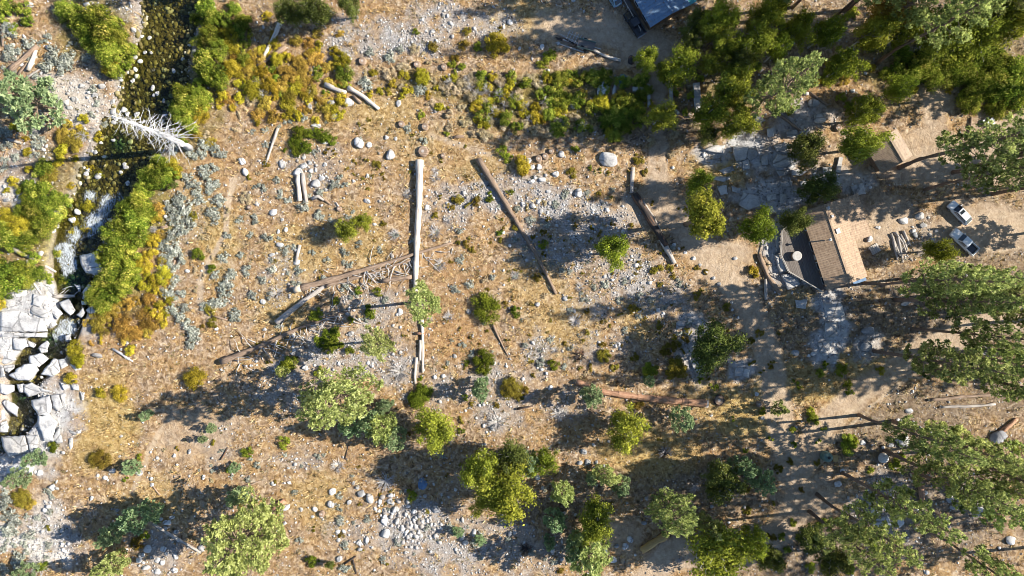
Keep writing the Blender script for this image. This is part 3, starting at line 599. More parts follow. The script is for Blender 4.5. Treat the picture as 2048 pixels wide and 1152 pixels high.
B1 = [  # outcrop beside the falls, read from the survey
 ([(75, 270), (160, 200), (300, 205), (300, 290), (160, 300)], -.1), ([(0, 410), (70, 310), (280, 310), (270, 375), (150, 400)], -.2), ([(350, 250), (465, 270), (460, 310), (415, 390), (335, 365)], .3), ([(310, 420), (345, 375), (480, 420), (510, 505), (440, 500), (330, 460)], .25),
 ([(0, 430), (200, 420), (330, 490), (460, 520), (495, 640), (320, 650), (0, 650)], .15), ([(0, 660), (490, 655), (485, 705), (120, 705), (0, 700)], .05), ([(0, 705), (120, 710), (125, 835), (0, 845)], -.2), ([(125, 710), (270, 710), (300, 800), (230, 840), (150, 830)], -.1), ([(280, 720), (380, 780), (350, 815), (305, 800)], -.5),
 ([(430, 780), (490, 740), (520, 770), (500, 860), (430, 870), (400, 820)], -.6), ([(305, 900), (440, 875), (510, 930), (410, 1020), (310, 975)], -.3), ([(0, 850), (120, 855), (170, 940), (50, 990), (0, 960)], -.3), ([(30, 1000), (150, 990), (150, 1030), (90, 1080), (50, 1060)], -.5), ([(0, 980), (30, 1000), (60, 1120), (0, 1130)], -.4),
 ([(95, 1100), (250, 990), (370, 990), (410, 1050), (330, 1152), (180, 1152)], .1), ([(430, 1090), (560, 930), (610, 940), (630, 1060), (560, 1120)], .2), ([(610, 940), (680, 930), (720, 1000), (640, 1040)], .1), ([(720, 980), (830, 1010), (860, 1040), (790, 1060)], .1),
 ([(310, 180), (370, 150), (430, 140), (480, 200), (400, 200)], -.4), ([(440, 140), (480, 155), (560, 190), (565, 265), (480, 210)], -.5), ([(430, 240), (520, 230), (540, 285), (470, 270)], -.7), ([(620, 340), (720, 300), (790, 420), (735, 475), (680, 430)], -.2), ([(505, 410), (580, 370), (660, 460), (600, 515)], -.4),
 ([(775, 150), (840, 155), (850, 220), (830, 225)], -.7), ([(865, 230), (930, 150), (980, 180), (985, 280), (900, 330), (865, 300)], .2), ([(900, 420), (960, 365), (1075, 390), (1060, 430), (940, 460)], .4), ([(800, 470), (870, 385), (890, 450), (850, 500)], 0), ([(680, 690), (740, 670), (750, 730), (690, 750)], -.6), ([(500, 560), (570, 540), (600, 570), (530, 610)], -.9), ([(850, 320), (920, 330), (900, 365), (860, 370)], .1)]
for i, (p, z) in enumerate(B1):
    prism(F_(0, 540, k1, p), z, 'granite_block', 'granite_white', label='broad flat granite ledge beside the falls, largest of the pale slabs' if i == 4 else None, seed=i, tilt=(R.uniform(-.06, .06), R.uniform(-.06, .06)))
B2 = [([(0, 140), (150, 160), (150, 220), (60, 260), (0, 240)], -.3), ([(175, 150), (250, 140), (245, 235), (200, 230)], -.4), ([(250, 150), (330, 130), (410, 170), (440, 240), (300, 280), (250, 230)], .0), ([(20, 340), (60, 310), (150, 350), (195, 390), (180, 490), (90, 430)], -.6), ([(0, 400), (45, 430), (70, 510), (0, 545)], -.7), ([(0, 550), (70, 530), (95, 600), (85, 650), (0, 650)], -.8),
 ([(330, 320), (520, 265), (545, 380), (520, 470), (400, 470), (350, 400)], .9), ([(530, 265), (620, 255), (660, 390), (605, 430), (550, 380)], .8), ([(400, 475), (520, 470), (600, 540), (555, 690), (560, 750), (460, 740), (395, 560)], .9), ([(560, 690), (620, 600), (660, 760), (600, 770), (565, 745)], .7), ([(630, 250), (680, 240), (690, 390), (665, 400)], .5),
 ([(15, 700), (260, 685), (310, 860), (250, 870), (90, 910), (30, 800)], .5), ([(270, 690), (390, 680), (400, 800), (350, 865), (315, 860)], .5), ([(380, 850), (410, 810), (470, 860), (420, 890)], .2), ([(70, 1000), (230, 980), (360, 1010), (340, 1100), (180, 1150), (60, 1080)], .2), ([(630, 130), (700, 130), (720, 190), (670, 210)], .3), ([(740, 150), (820, 150), (830, 215), (770, 210)], .3), ([(700, 610), (790, 660), (860, 620), (850, 660), (790, 685), (730, 660)], .2), ([(725, 720), (765, 710), (765, 800), (740, 840), (720, 800)], .2), ([(840, 235), (890, 235), (880, 310), (855, 320)], .3), ([(410, 190), (540, 220), (550, 235), (430, 225)], .2)]
for i, (p, z) in enumerate(B2):
    prism(F_(0, 740, k1, p), z, 'granite_block', 'granite_white' if i != 11 else 'granite', label='tall sunlit granite shelf dropping into the green pool' if i == 8 else None, seed=50 + i, tilt=(R.uniform(-.05, .05), R.uniform(-.05, .05)))
k2 = 1571 / 300
B3 = [([(90, 520), (200, 475), (310, 475), (300, 560), (180, 545)], .7), ([(400, 490), (490, 480), (560, 500), (530, 620), (430, 640), (400, 560)], .9), ([(560, 505), (660, 520), (650, 600), (580, 640), (540, 600)], .7), ([(490, 640), (570, 610), (575, 720), (500, 745)], .5), ([(240, 740), (400, 680), (420, 740), (300, 780)], .4), ([(190, 800), (370, 800), (380, 830), (300, 860), (200, 835)], .4), ([(600, 210), (650, 160), (740, 210), (680, 250)], .5),
 ([(680, 580), (770, 560), (770, 680), (700, 690)], .7), ([(810, 640), (870, 560), (1000, 600), (1010, 690), (900, 705), (820, 690)], .8), ([(820, 480), (930, 440), (1030, 470), (960, 520), (850, 540)], .8), ([(950, 330), (1070, 310), (1060, 390), (960, 390)], .6), ([(1090, 330), (1200, 300), (1210, 370), (1110, 390)], .5), ([(750, 300), (820, 290), (830, 380), (760, 390)], .5), ([(850, 740), (1000, 720), (950, 790), (880, 800)], .4), ([(1010, 730), (1180, 740), (1120, 790), (1010, 790)], .4),
 ([(230, 900), (330, 890), (350, 990), (270, 1000)], .5), ([(380, 900), (480, 920), (470, 980), (390, 960)], .5), ([(500, 960), (660, 1010), (690, 1100), (560, 1152), (460, 1100)], .7), ([(740, 1000), (850, 980), (860, 1040), (760, 1060)], .5), ([(890, 850), (1020, 850), (1010, 910), (900, 910)], .4), ([(890, 980), (960, 980), (950, 1100), (890, 1100)], .5), ([(1100, 850), (1190, 850), (1180, 910), (1110, 900)], .4), ([(1330, 700), (1430, 700), (1430, 760), (1340, 760)], .4), ([(1000, 930), (1080, 950), (1060, 1000), (1000, 990)], .4)]
for i, (p, z) in enumerate(B3): prism(F_(1390, 200, k2, p), z, 'granite_block', 'granite', desc='pale granite outcrop', seed=100 + i)
B4 = [[(1550, 470), (1575, 465), (1578, 500), (1552, 505)], [(1548, 510), (1580, 505), (1590, 535), (1560, 545)], [(1562, 550), (1595, 542), (1602, 570), (1575, 580)], [(1645, 605), (1680, 600), (1690, 630), (1655, 640)], [(1650, 645), (1675, 642), (1672, 672), (1648, 676)], [(1636, 685), (1660, 680), (1662, 702), (1640, 706)], [(1700, 372), (1725, 365), (1732, 388), (1706, 392)], [(1470, 735), (1500, 738), (1498, 755), (1468, 752)], [(1590, 600), (1615, 598), (1612, 618), (1592, 616)], [(1790, 880), (1815, 870), (1822, 890), (1800, 896)], [(1380, 720), (1400, 712), (1410, 738), (1388, 745)], [(1740, 1040), (1775, 1030), (1785, 1050), (1750, 1062)]]
for i, p in enumerate(B4): prism(p, R.uniform(.3, .6), 'granite_block', 'granite', desc='pale granite outcrop', seed=140 + i)
prism([(160, 512), (195, 505), (208, 520), (206, 545), (196, 552), (172, 545), (163, 530)], .2, 'granite_block', 'granite_white', label='blocky white rock splitting the water right of the small waterfall', seed=99)

# ------------------------------------------------------------------ logs
def log(px_pts, w1, w2, mat, label=None, desc=None, name='fallen_log', lift=0.0, cutend=True, jit=.18, branches=0, blen=1.5, side=0, n=10, bark_plates=False):
    P = resample(np.array([(x, y, 0, 0) for x, y in px_pts], float), 12)[:, :2]
    P = P + np.cumsum(np.array([[R.gauss(0, .5), R.gauss(0, .5)] for _ in P]), 0) * (np.linspace(0, 1, len(P)) * np.linspace(1, 0, len(P)) * 3)[:, None]
    r = np.linspace(w1, w2, len(P)) / 2 / K * np.array([R.uniform(.88, 1.1) for _ in P])
    zs = np.array([float(ground_z(p[0], p[1])) for p in P]); zs = np.convolve(np.pad(zs, 3, 'edge'), np.ones(7) / 7, 'valid')
    pts = [Vector(W(p[0], p[1], z + rr * .75 + lift)) for p, z, rr in zip(P, zs, r)]
    o0 = pts[0].copy(); ang = math.atan2((pts[-1] - o0).y, (pts[-1] - o0).x); rot = Matrix.Rotation(-ang, 3, 'Z')
    loc = [rot @ (p - o0) for p in pts]
    root = empty(name, o0, ang)
    mb = MB(); mb.tube(loc, [q * (1 + .08 * math.sin(i * 1.7)) for i, q in enumerate(r)], n, True, jit); mb.build('trunk', M[mat], root, True)
    if cutend:
        e = MB(); d = (loc[0] - loc[1]).normalized(); e.tube([loc[0] + d * .005, loc[0] + d * .03], [r[0] * .93] * 2, n); e.build('cut_face', M['cut'], root)
    for b in range(branches):
        i = R.randrange(1, len(loc) - 1); s = (side if R.random() < .85 else -side) or R.choice((-1, 1)); L = R.uniform(.15, 1) ** 1.3 * blen
        d = Vector((R.uniform(-.9, 1.8), s * R.uniform(.4, 1), R.uniform(-.05, .2))).normalized(); q = loc[i] + (loc[i + 1] - loc[i]) * R.random() + (Vector((R.uniform(-1, 1), s * R.uniform(0, blen * .55), -r[i] * .6)) if side and R.random() < .6 else Vector())
        br = MB(); e = Vector((R.uniform(-.5, .5), R.uniform(-.3, .3), 0)) * L; br.tube([q, q + d * L * .35 + e * .25 + Vector((0, 0, .12 * L)), q + d * L * .7 + e * .3, q + d * L + e * .9 + Vector((0, 0, -.12 * L))], [r[i] * .12 + .06, .08, .06, .035], 4); br.build('branch', M['twig'], root, True)
    if bark_plates:
        for i in range(1, len(loc) - 1):
            pb = MB(); a, b_ = loc[i], loc[i + 1]; m_ = (a + b_) / 2; d = (b_ - a) * .42; rr = r[i] * 1.05
            pb.tube([m_ - d, m_ + d], [rr, rr * .99], 8, True, .12); pb.build('bark_plate', M[mat], root)
    mid = P[len(P) // 2]
    if label: tag(root, label, 'log')
    else: auto(root, desc or f'fallen {"pale" if mat == "pale" else mat} log', 'log', mid[0], mid[1], 'fallen logs')
    return root
log([(839, 320), (838, 400), (834, 470), (831, 540), (831, 592)], 15, 9, 'pale', 'long straight pale barkless log lying up and down the middle of the meadow')
log([(841, 598), (846, 660), (846, 745)], 8, 5, 'pale', 'thin pale pole below the foot of the long pale log', branches=3)
log([(841, 680), (840, 720)], 6, 6, 'pale', 'short pale pole beside the thin pale pole'); log([(833, 715), (831, 768)], 6, 5, 'pale', 'short bleached pole lowest under the long pale log')
log([(832, 667), (850, 667)], 6, 5, 'red', 'short curved reddish bark piece across the thin pale pole')
log([(957, 318), (1010, 405), (1062, 490), (1078, 518), (1112, 588)], 12, 6, 'brown', 'long slanting brown log from bare soil down across grey gravel', branches=4)
log([(1268, 388), (1300, 440), (1332, 492)], 14, 14, 'char', 'charred black log lying beside the dirt drive', cutend=False, jit=.35)
log([(1322, 478), (1334, 500), (1349, 527)], 11, 10, 'grey', 'grey weathered butt end just below the charred log')
log([(1285, 402), (1306, 432), (1326, 470)], 4, 4, 'grey', 'thin grey split pole along the upper side of the charred log', lift=.2)
log([(1266, 335), (1264, 386)], 8, 8, 'grey', 'short upright-lying grey log touching the top of the charred log')
log([(598, 578), (700, 548), (830, 507), (905, 485)], 14, 4, 'brown', 'long tapering split trunk crossing under the long pale log', branches=50, blen=3.4, side=-1)
log([(588, 580), (602, 576)], 13, 13, 'cut', 'short sawn round at the butt of the long split trunk', name='log_round')
log([(650, 572), (740, 548), (822, 520)], 8, 4, 'brown', 'thin brown pole running below the long split trunk', branches=60, blen=3.8, side=-1)
log([(553, 645), (610, 600), (662, 562)], 12, 8, 'grey', 'grey log angling down and left from the long split trunk', branches=3)
log([(762, 562), (824, 554)], 9, 8, 'brown', 'short dark brown log ending at the long pale log')
log([(442, 724), (512, 696), (600, 656), (712, 616)], 13, 3, 'brown', 'fallen trunk with a fringe of bare branches, left of the pale pines', branches=90, blen=4.2, side=-1)
log([(1152, 763), (1210, 785), (1300, 797), (1412, 807)], 10, 15, 'red', 'red-barked log with cracked plates curving across the lower meadow', bark_plates=True, jit=.1)
log([(1403, 806), (1416, 808)], 15, 14, 'grey', 'grey bare butt at the thick end of the red-barked log', name='log_round')
log([(985, 648), (1017, 713)], 5, 2, 'brown', 'thin dark stick below the dark green rounded shrub')
log([(556, 256), (545, 290), (531, 330)], 6, 4, 'grey', 'slim weathered pole lying on bare soil under the orange willows')
log([(562, 42), (545, 80), (525, 120)], 10, 7, 'pale', 'bleached pale log among shrubs above the orange willows'); log([(572, 94), (515, 132)], 8, 8, 'brown', 'brown log crossing the lower end of the bleached log')
log([(596, 350), (599, 402)], 9, 9, 'pale', 'pale post, first of two lying side by side below white boulders'); log([(605, 346), (613, 405)], 8, 8, 'grey', 'grey post, second of two lying side by side below white boulders')
log([(624, 398), (636, 392), (648, 400)], 7, 6, 'grey'); log([(640, 392), (660, 408)], 5, 4, 'brown'); log([(672, 405), (680, 418)], 4, 3, 'grey')
log([(696, 175), (730, 195), (758, 218)], 9, 7, 'pale', 'pale split log running down to a small olive shrub'); log([(650, 168), (692, 186)], 11, 10, 'grey', 'dark grey stub of a log above white boulders'); log([(706, 192), (722, 206)], 6, 6, 'brown')
log([(1283, 1101), (1336, 1069)], 15, 14, 'yellow_wood', 'yellow freshly peeled sawn log beside the gravel drive')
log([(306, 1047), (350, 1075), (402, 1106)], 6, 5, 'grey', 'thin dark grey log near the white boulders at lower left', branches=4)
log([(28, 498), (70, 520), (112, 544)], 9, 4, 'pale', 'long bleached log on the bank left of the small waterfall', branches=4); log([(104, 455), (98, 530)], 4, 3, 'pale', 'thin white pole standing along the bank above the small waterfall')
log([(54, 520), (62, 560), (82, 588)], 5, 3, 'pale', 'thin white forked branch hanging over the granite blocks')
log([(104, 594), (149, 592)], 7, 6, 'pale', 'short white log with upright spikes jammed below the small waterfall', branches=9, blen=3.0, side=1, lift=.5)
log([(226, 698), (245, 708), (266, 723)], 5, 3, 'snag', 'white driftwood branch on straw below the orange brush', branches=3)
log([(1518, 508), (1535, 550), (1560, 586)], 9, 8, 'brown', 'brown log below the house deck and bedrock'); log([(1531, 558), (1532, 600)], 7, 6, 'grey', 'grey plank-like log in the shade under the house deck'); log([(1538, 556), (1560, 590)], 5, 5, 'grey')
log([(1540, 215), (1580, 245), (1617, 276)], 7, 4, 'brown', 'slender dark trunk fallen across pale bedrock')
log([(18, 142), (76, 92)], 11, 9, 'brown', 'brown log on a driftwood tangle by the upper left shrubs'); log([(56, 140), (72, 100)], 9, 7, 'pale', 'white split log on the driftwood tangle'); log([(35, 150), (60, 118)], 5, 4, 'brown'); log([(2, 118), (34, 128)], 4, 4, 'brown'); log([(50, 158), (90, 132)], 4, 3, 'grey'); log([(6, 55), (6, 92)], 5, 5, 'brown')
log([(15, 278), (42, 286)], 6, 5, 'grey'); log([(17, 284), (2, 338)], 3, 2, 'brown'); log([(600, 490), (592, 524)], 6, 5, 'grey', 'short grey stick propped between two small pale stones')
log([(1822, 950), (1868, 938)], 10, 8, 'red', 'orange split log below the pale round rock'); log([(1842, 966), (1845, 1003)], 12, 11, 'red', 'stout orange-barked log end under the leaning pines'); log([(2000, 866), (2034, 838)], 9, 8, 'red', 'orange log at the right edge under the pines')
log([(1172, 92), (1205, 108), (1242, 121)], 6, 6, 'pale', 'pale pole running from the timber heap to the dirt yard')
log([(700, 774), (738, 756)], 12, 9, 'red', 'reddish trunk base below the thin pale pole'); log([(545, 1018), (570, 1002)], 14, 10, 'red', 'reddish stump log at the foot of the lower pine')
log([(705, 1118), (713, 1148)], 4, 3, 'char', 'thin burnt stick beside a grey sagebrush'); log([(688, 1128), (712, 1113)], 4, 3, 'char', 'bent burnt branch at the bottom of the meadow')
log([(320, 990), (300, 965)], 3, 2, 'brown'); log([(690, 918), (697, 890)], 2, 2, 'char', 'thin burnt stick standing by a grey dead shrub'); log([(440, 920), (455, 895)], 3, 2, 'char'); log([(480, 975), (520, 962)], 4, 3, 'brown'); log([(1033, 818), (1066, 812)], 5, 3, 'char', 'short burnt bent stick beside pale gravel')
log([(1858, 800), (2000, 790)], 6, 6, 'brown', 'long brown pole in deep shade below the pine row'); log([(1880, 815), (1990, 808)], 5, 5, 'grey'); log([(1620, 185), (1655, 210)], 5, 4, 'brown'); log([(1942, 235), (1938, 265)], 5, 4, 'brown'); log([(340, 560), (350, 520)], 6, 4, 'brown'); log([(318, 455), (335, 453)], 5, 5, 'brown'); log([(905, 275), (928, 272)], 6, 5, 'brown'); log([(425, 632), (455, 640)], 4, 3, 'brown'); log([(275, 470), (290, 480)], 4, 3, 'pale')

# burnt stumps, sawn stumps
def stump(px, py, w, mat='brown', label=None, desc='dark sawn stump', hgt=.5):
    root = empty('stump', G(px, py)); r = w / 2 / K
    mb = MB(); mb.tube([(0, 0, -.2), (0, 0, .1), (0, 0, hgt)], [r * 1.25, r * 1.02, r], 12, True, .12); mb.build('trunk', M[mat], root, True)
    t = MB(); t.tube([(0, 0, hgt - .02), (0, 0, hgt + .02)], [r * .8, r * .78], 12, True, .05); t.build('cut_face', M['brown'], root)
    c = MB(); c.tube([(0, 0, hgt), (0, 0, hgt + .035)], [r * .3, r * .28], 8); c.build('heart', M['grey'], root)
    if label: tag(root, label, 'stump')
    else: auto(root, desc, 'stump', px, py, 'stumps')
    return root
for q in [(1077, 318, 14), (1090, 313, 13), (1102, 303, 11), (834, 130, 14), (888, 135, 13), (803, 249, 13), (850, 254, 15), (886, 312, 10), (644, 1027, 12), (500, 415, 10), (1517, 808, 12), (585, 575, 10), (679, 418, 10), (1380, 230, 12), (725, 123, 16)]: stump(*q)
stump(1437, 800, 22, 'char', 'wide blackened stump ring beside the grey butt of the red-barked log', hgt=.45)
stump(846, 303, 22, 'brown', 'pale sawn stump in reddish chips above the long pale log', hgt=.4); stump(1675, 256, 14, 'brown', 'sawn stump casting a shadow on the dirt yard near the shed')
# ------------------------------------------------------------------ plants
def set_mat(o, m):
    if not o.data.materials: o.data.materials.append(m)
    o.material_slots[0].link = 'OBJECT'; o.material_slots[0].material = m; return o
def leaves(C, Nrm, size, r, rnd=.6, aspect=.55):
    """leaf sprays: one rhombus per centre"""
    n = len(C); nn = Nrm + r.normal(0, rnd, (n, 3)); nn /= np.linalg.norm(nn, axis=1)[:, None] + 1e-9
    a = np.cross(nn, r.normal(0, 1, (n, 3))); a /= np.linalg.norm(a, axis=1)[:, None] + 1e-9
    b = np.cross(nn, a); s = size * r.uniform(.6, 1.4, n)
    a = a * s[:, None]; b = b * (s * aspect)[:, None]
    v = np.stack([C - a, C + b * .9, C + a, C - b * .9], 1).reshape(-1, 3)
    return v, np.arange(n * 4).reshape(-1, 4)
def shrub_mesh(seed, nlob, nleaf, size, hgt=.8, up=.5, stems=False):
    r = np.random.default_rng(seed); cs = []
    for i in range(nlob):
        a = r.random() * 6.283; d = math.sqrt(r.random()) * .78; cs.append((math.cos(a) * d, math.sin(a) * d, hgt * (.75 - .5 * d) * r.uniform(.55, 1.2), r.uniform(.14, .42) * (1.15 - .35 * d)))
    cs = np.array(cs); k = r.integers(0, nlob, nleaf)
    d = r.normal(0, 1, (nleaf, 3)); d[:, 2] = d[:, 2] * .8 + .25; d /= np.linalg.norm(d, axis=1)[:, None]
    C = cs[k, :3] + d * (cs[k, 3] * (r.uniform(.5, 1.1, nleaf) + (r.random(nleaf) < .07) * .45))[:, None]; C[:, 2] = np.maximum(C[:, 2], .03 + .1 * r.random(nleaf))
    v, f = leaves(C, d + (0, 0, up), size, r)
    lobt = r.normal(0, .16, nlob)
    t = np.clip(.42 + lobt[k] * 1.3 + r.normal(0, .22, nleaf), 0, 1)
    return mesh_np('foliage', v, f, np.repeat(t, 4))
def stick_mesh(seed, n, L=1.0, rad=.03, up=.6, sides=3, curl=.2):
    r = np.random.default_rng(seed); mb = MB(); st = R.getstate(); R.seed(seed)
    for i in range(n):
        a = r.random() * 6.283; e = r.uniform(.05, up); d = np.array([math.cos(a), math.sin(a), e]); d /= np.linalg.norm(d)
        l = L * r.uniform(.45, 1.05); p0 = d * .05; p1 = d * l * .55 + r.normal(0, curl * .2, 3); p2 = d * l + r.normal(0, curl * .35, 3)
        p1[2] = max(p1[2], .04); p2[2] = max(p2[2], .02)
        mb.tube([p0, p1, p2], [rad, rad * .7, rad * .3], sides, False)
        if r.random() < .7:
            q = p1 + (p2 - p1) * .2; w = d * .5 + r.normal(0, .5, 3); w /= np.linalg.norm(w); e2 = q + w * l * .45; e2[2] = max(e2[2], .02)
            mb.tube([q, e2], [rad * .6, rad * .25], sides, False)
    R.setstate(st); return mb.mesh('dead_branches')
SH = {'small': [shrub_mesh(200 + i, 7, 480, .12, .75) for i in range(6)], 'mid': [shrub_mesh(220 + i, 13, 1700, .074, .8) for i in range(6)],
      'big': [shrub_mesh(240 + i, 24, 5000, .048, .8) for i in range(6)]}
SH['sage'] = [shrub_mesh(260 + i, 13, 460, .13, .6, .2) for i in range(6)]
SH['stick'] = [stick_mesh(280 + i, 60, 1.0, .035) for i in range(5)]
SH['thin'] = [stick_mesh(290 + i, 80, 1.0, .022, 2.4) for i in range(4)]
SINFO = {  # kind: name, category, words, material, height
 'wg': ('willow_shrub', 'shrub', 'green willow', 'willow_green', 1.0), 'wy': ('willow_shrub', 'shrub', 'yellow willow', 'willow_yellow', .9), 'wo': ('autumn_shrub', 'shrub', 'orange autumn shrub', 'willow_orange', .8),
 'sg': ('sagebrush', 'shrub', 'grey-green sagebrush', 'sage', .75), 'mz': ('evergreen_shrub', 'shrub', 'dark green rounded shrub', 'manz', .9), 'ol': ('olive_shrub', 'shrub', 'olive-brown shrub', 'olive', .8),
 'gr': ('leafy_shrub', 'shrub', 'bright green shrub', 'green', .9), 'ye': ('yellow_shrub', 'shrub', 'yellow shrub', 'yellow', .9), 'st': ('straw_shrub', 'shrub', 'straw-coloured shrub', 'straw', .7)}
PLANTED = []
def shrub(px, py, r, kind, label=None, hs=1.0):
    nm, cat, words, mat, hh = SINFO[kind]; rm = r / K
    pool = SH['sage'] if kind == 'sg' else SH['small'] if r < 9 else SH['mid'] if r < 17 else SH['big']
    o = bpy.data.objects.new(nm, R.choice(pool)); link(o); set_mat(o, M[mat])
    o.location = G(px, py); o.scale = (rm * R.uniform(.8, 1.25), rm * R.uniform(.8, 1.25), rm * hh * hs * R.uniform(.9, 1.1)); o.rotation_euler = (0, 0, R.uniform(0, 6.28))
    sw = 'tiny' if r < 7 else 'small' if r < 11 else 'mid-sized' if r < 17 else 'large' if r < 25 else 'broad'
    PLANTED.append((px, py, r))
    if label: tag(o, label, cat)
    else: auto(o, f'{sw} {words}', cat, px, py, SINFO[kind][0].replace('_', ' ') + 's across the site')
    return o
def dead(px, py, r, label=None, mat='twig', pool='stick', desc='spiky grey dead shrub', hs=1.0):
    o = bpy.data.objects.new('dead_shrub', R.choice(SH[pool])); link(o); set_mat(o, M[mat]); o.location = G(px, py); s = r / K; o.scale = (s, s, s * hs); o.rotation_euler = (0, 0, R.uniform(0, 6.28))
    if label: tag(o, label, 'shrub')
    else: auto(o, desc, 'shrub', px, py, 'dead grey shrubs')
    return o
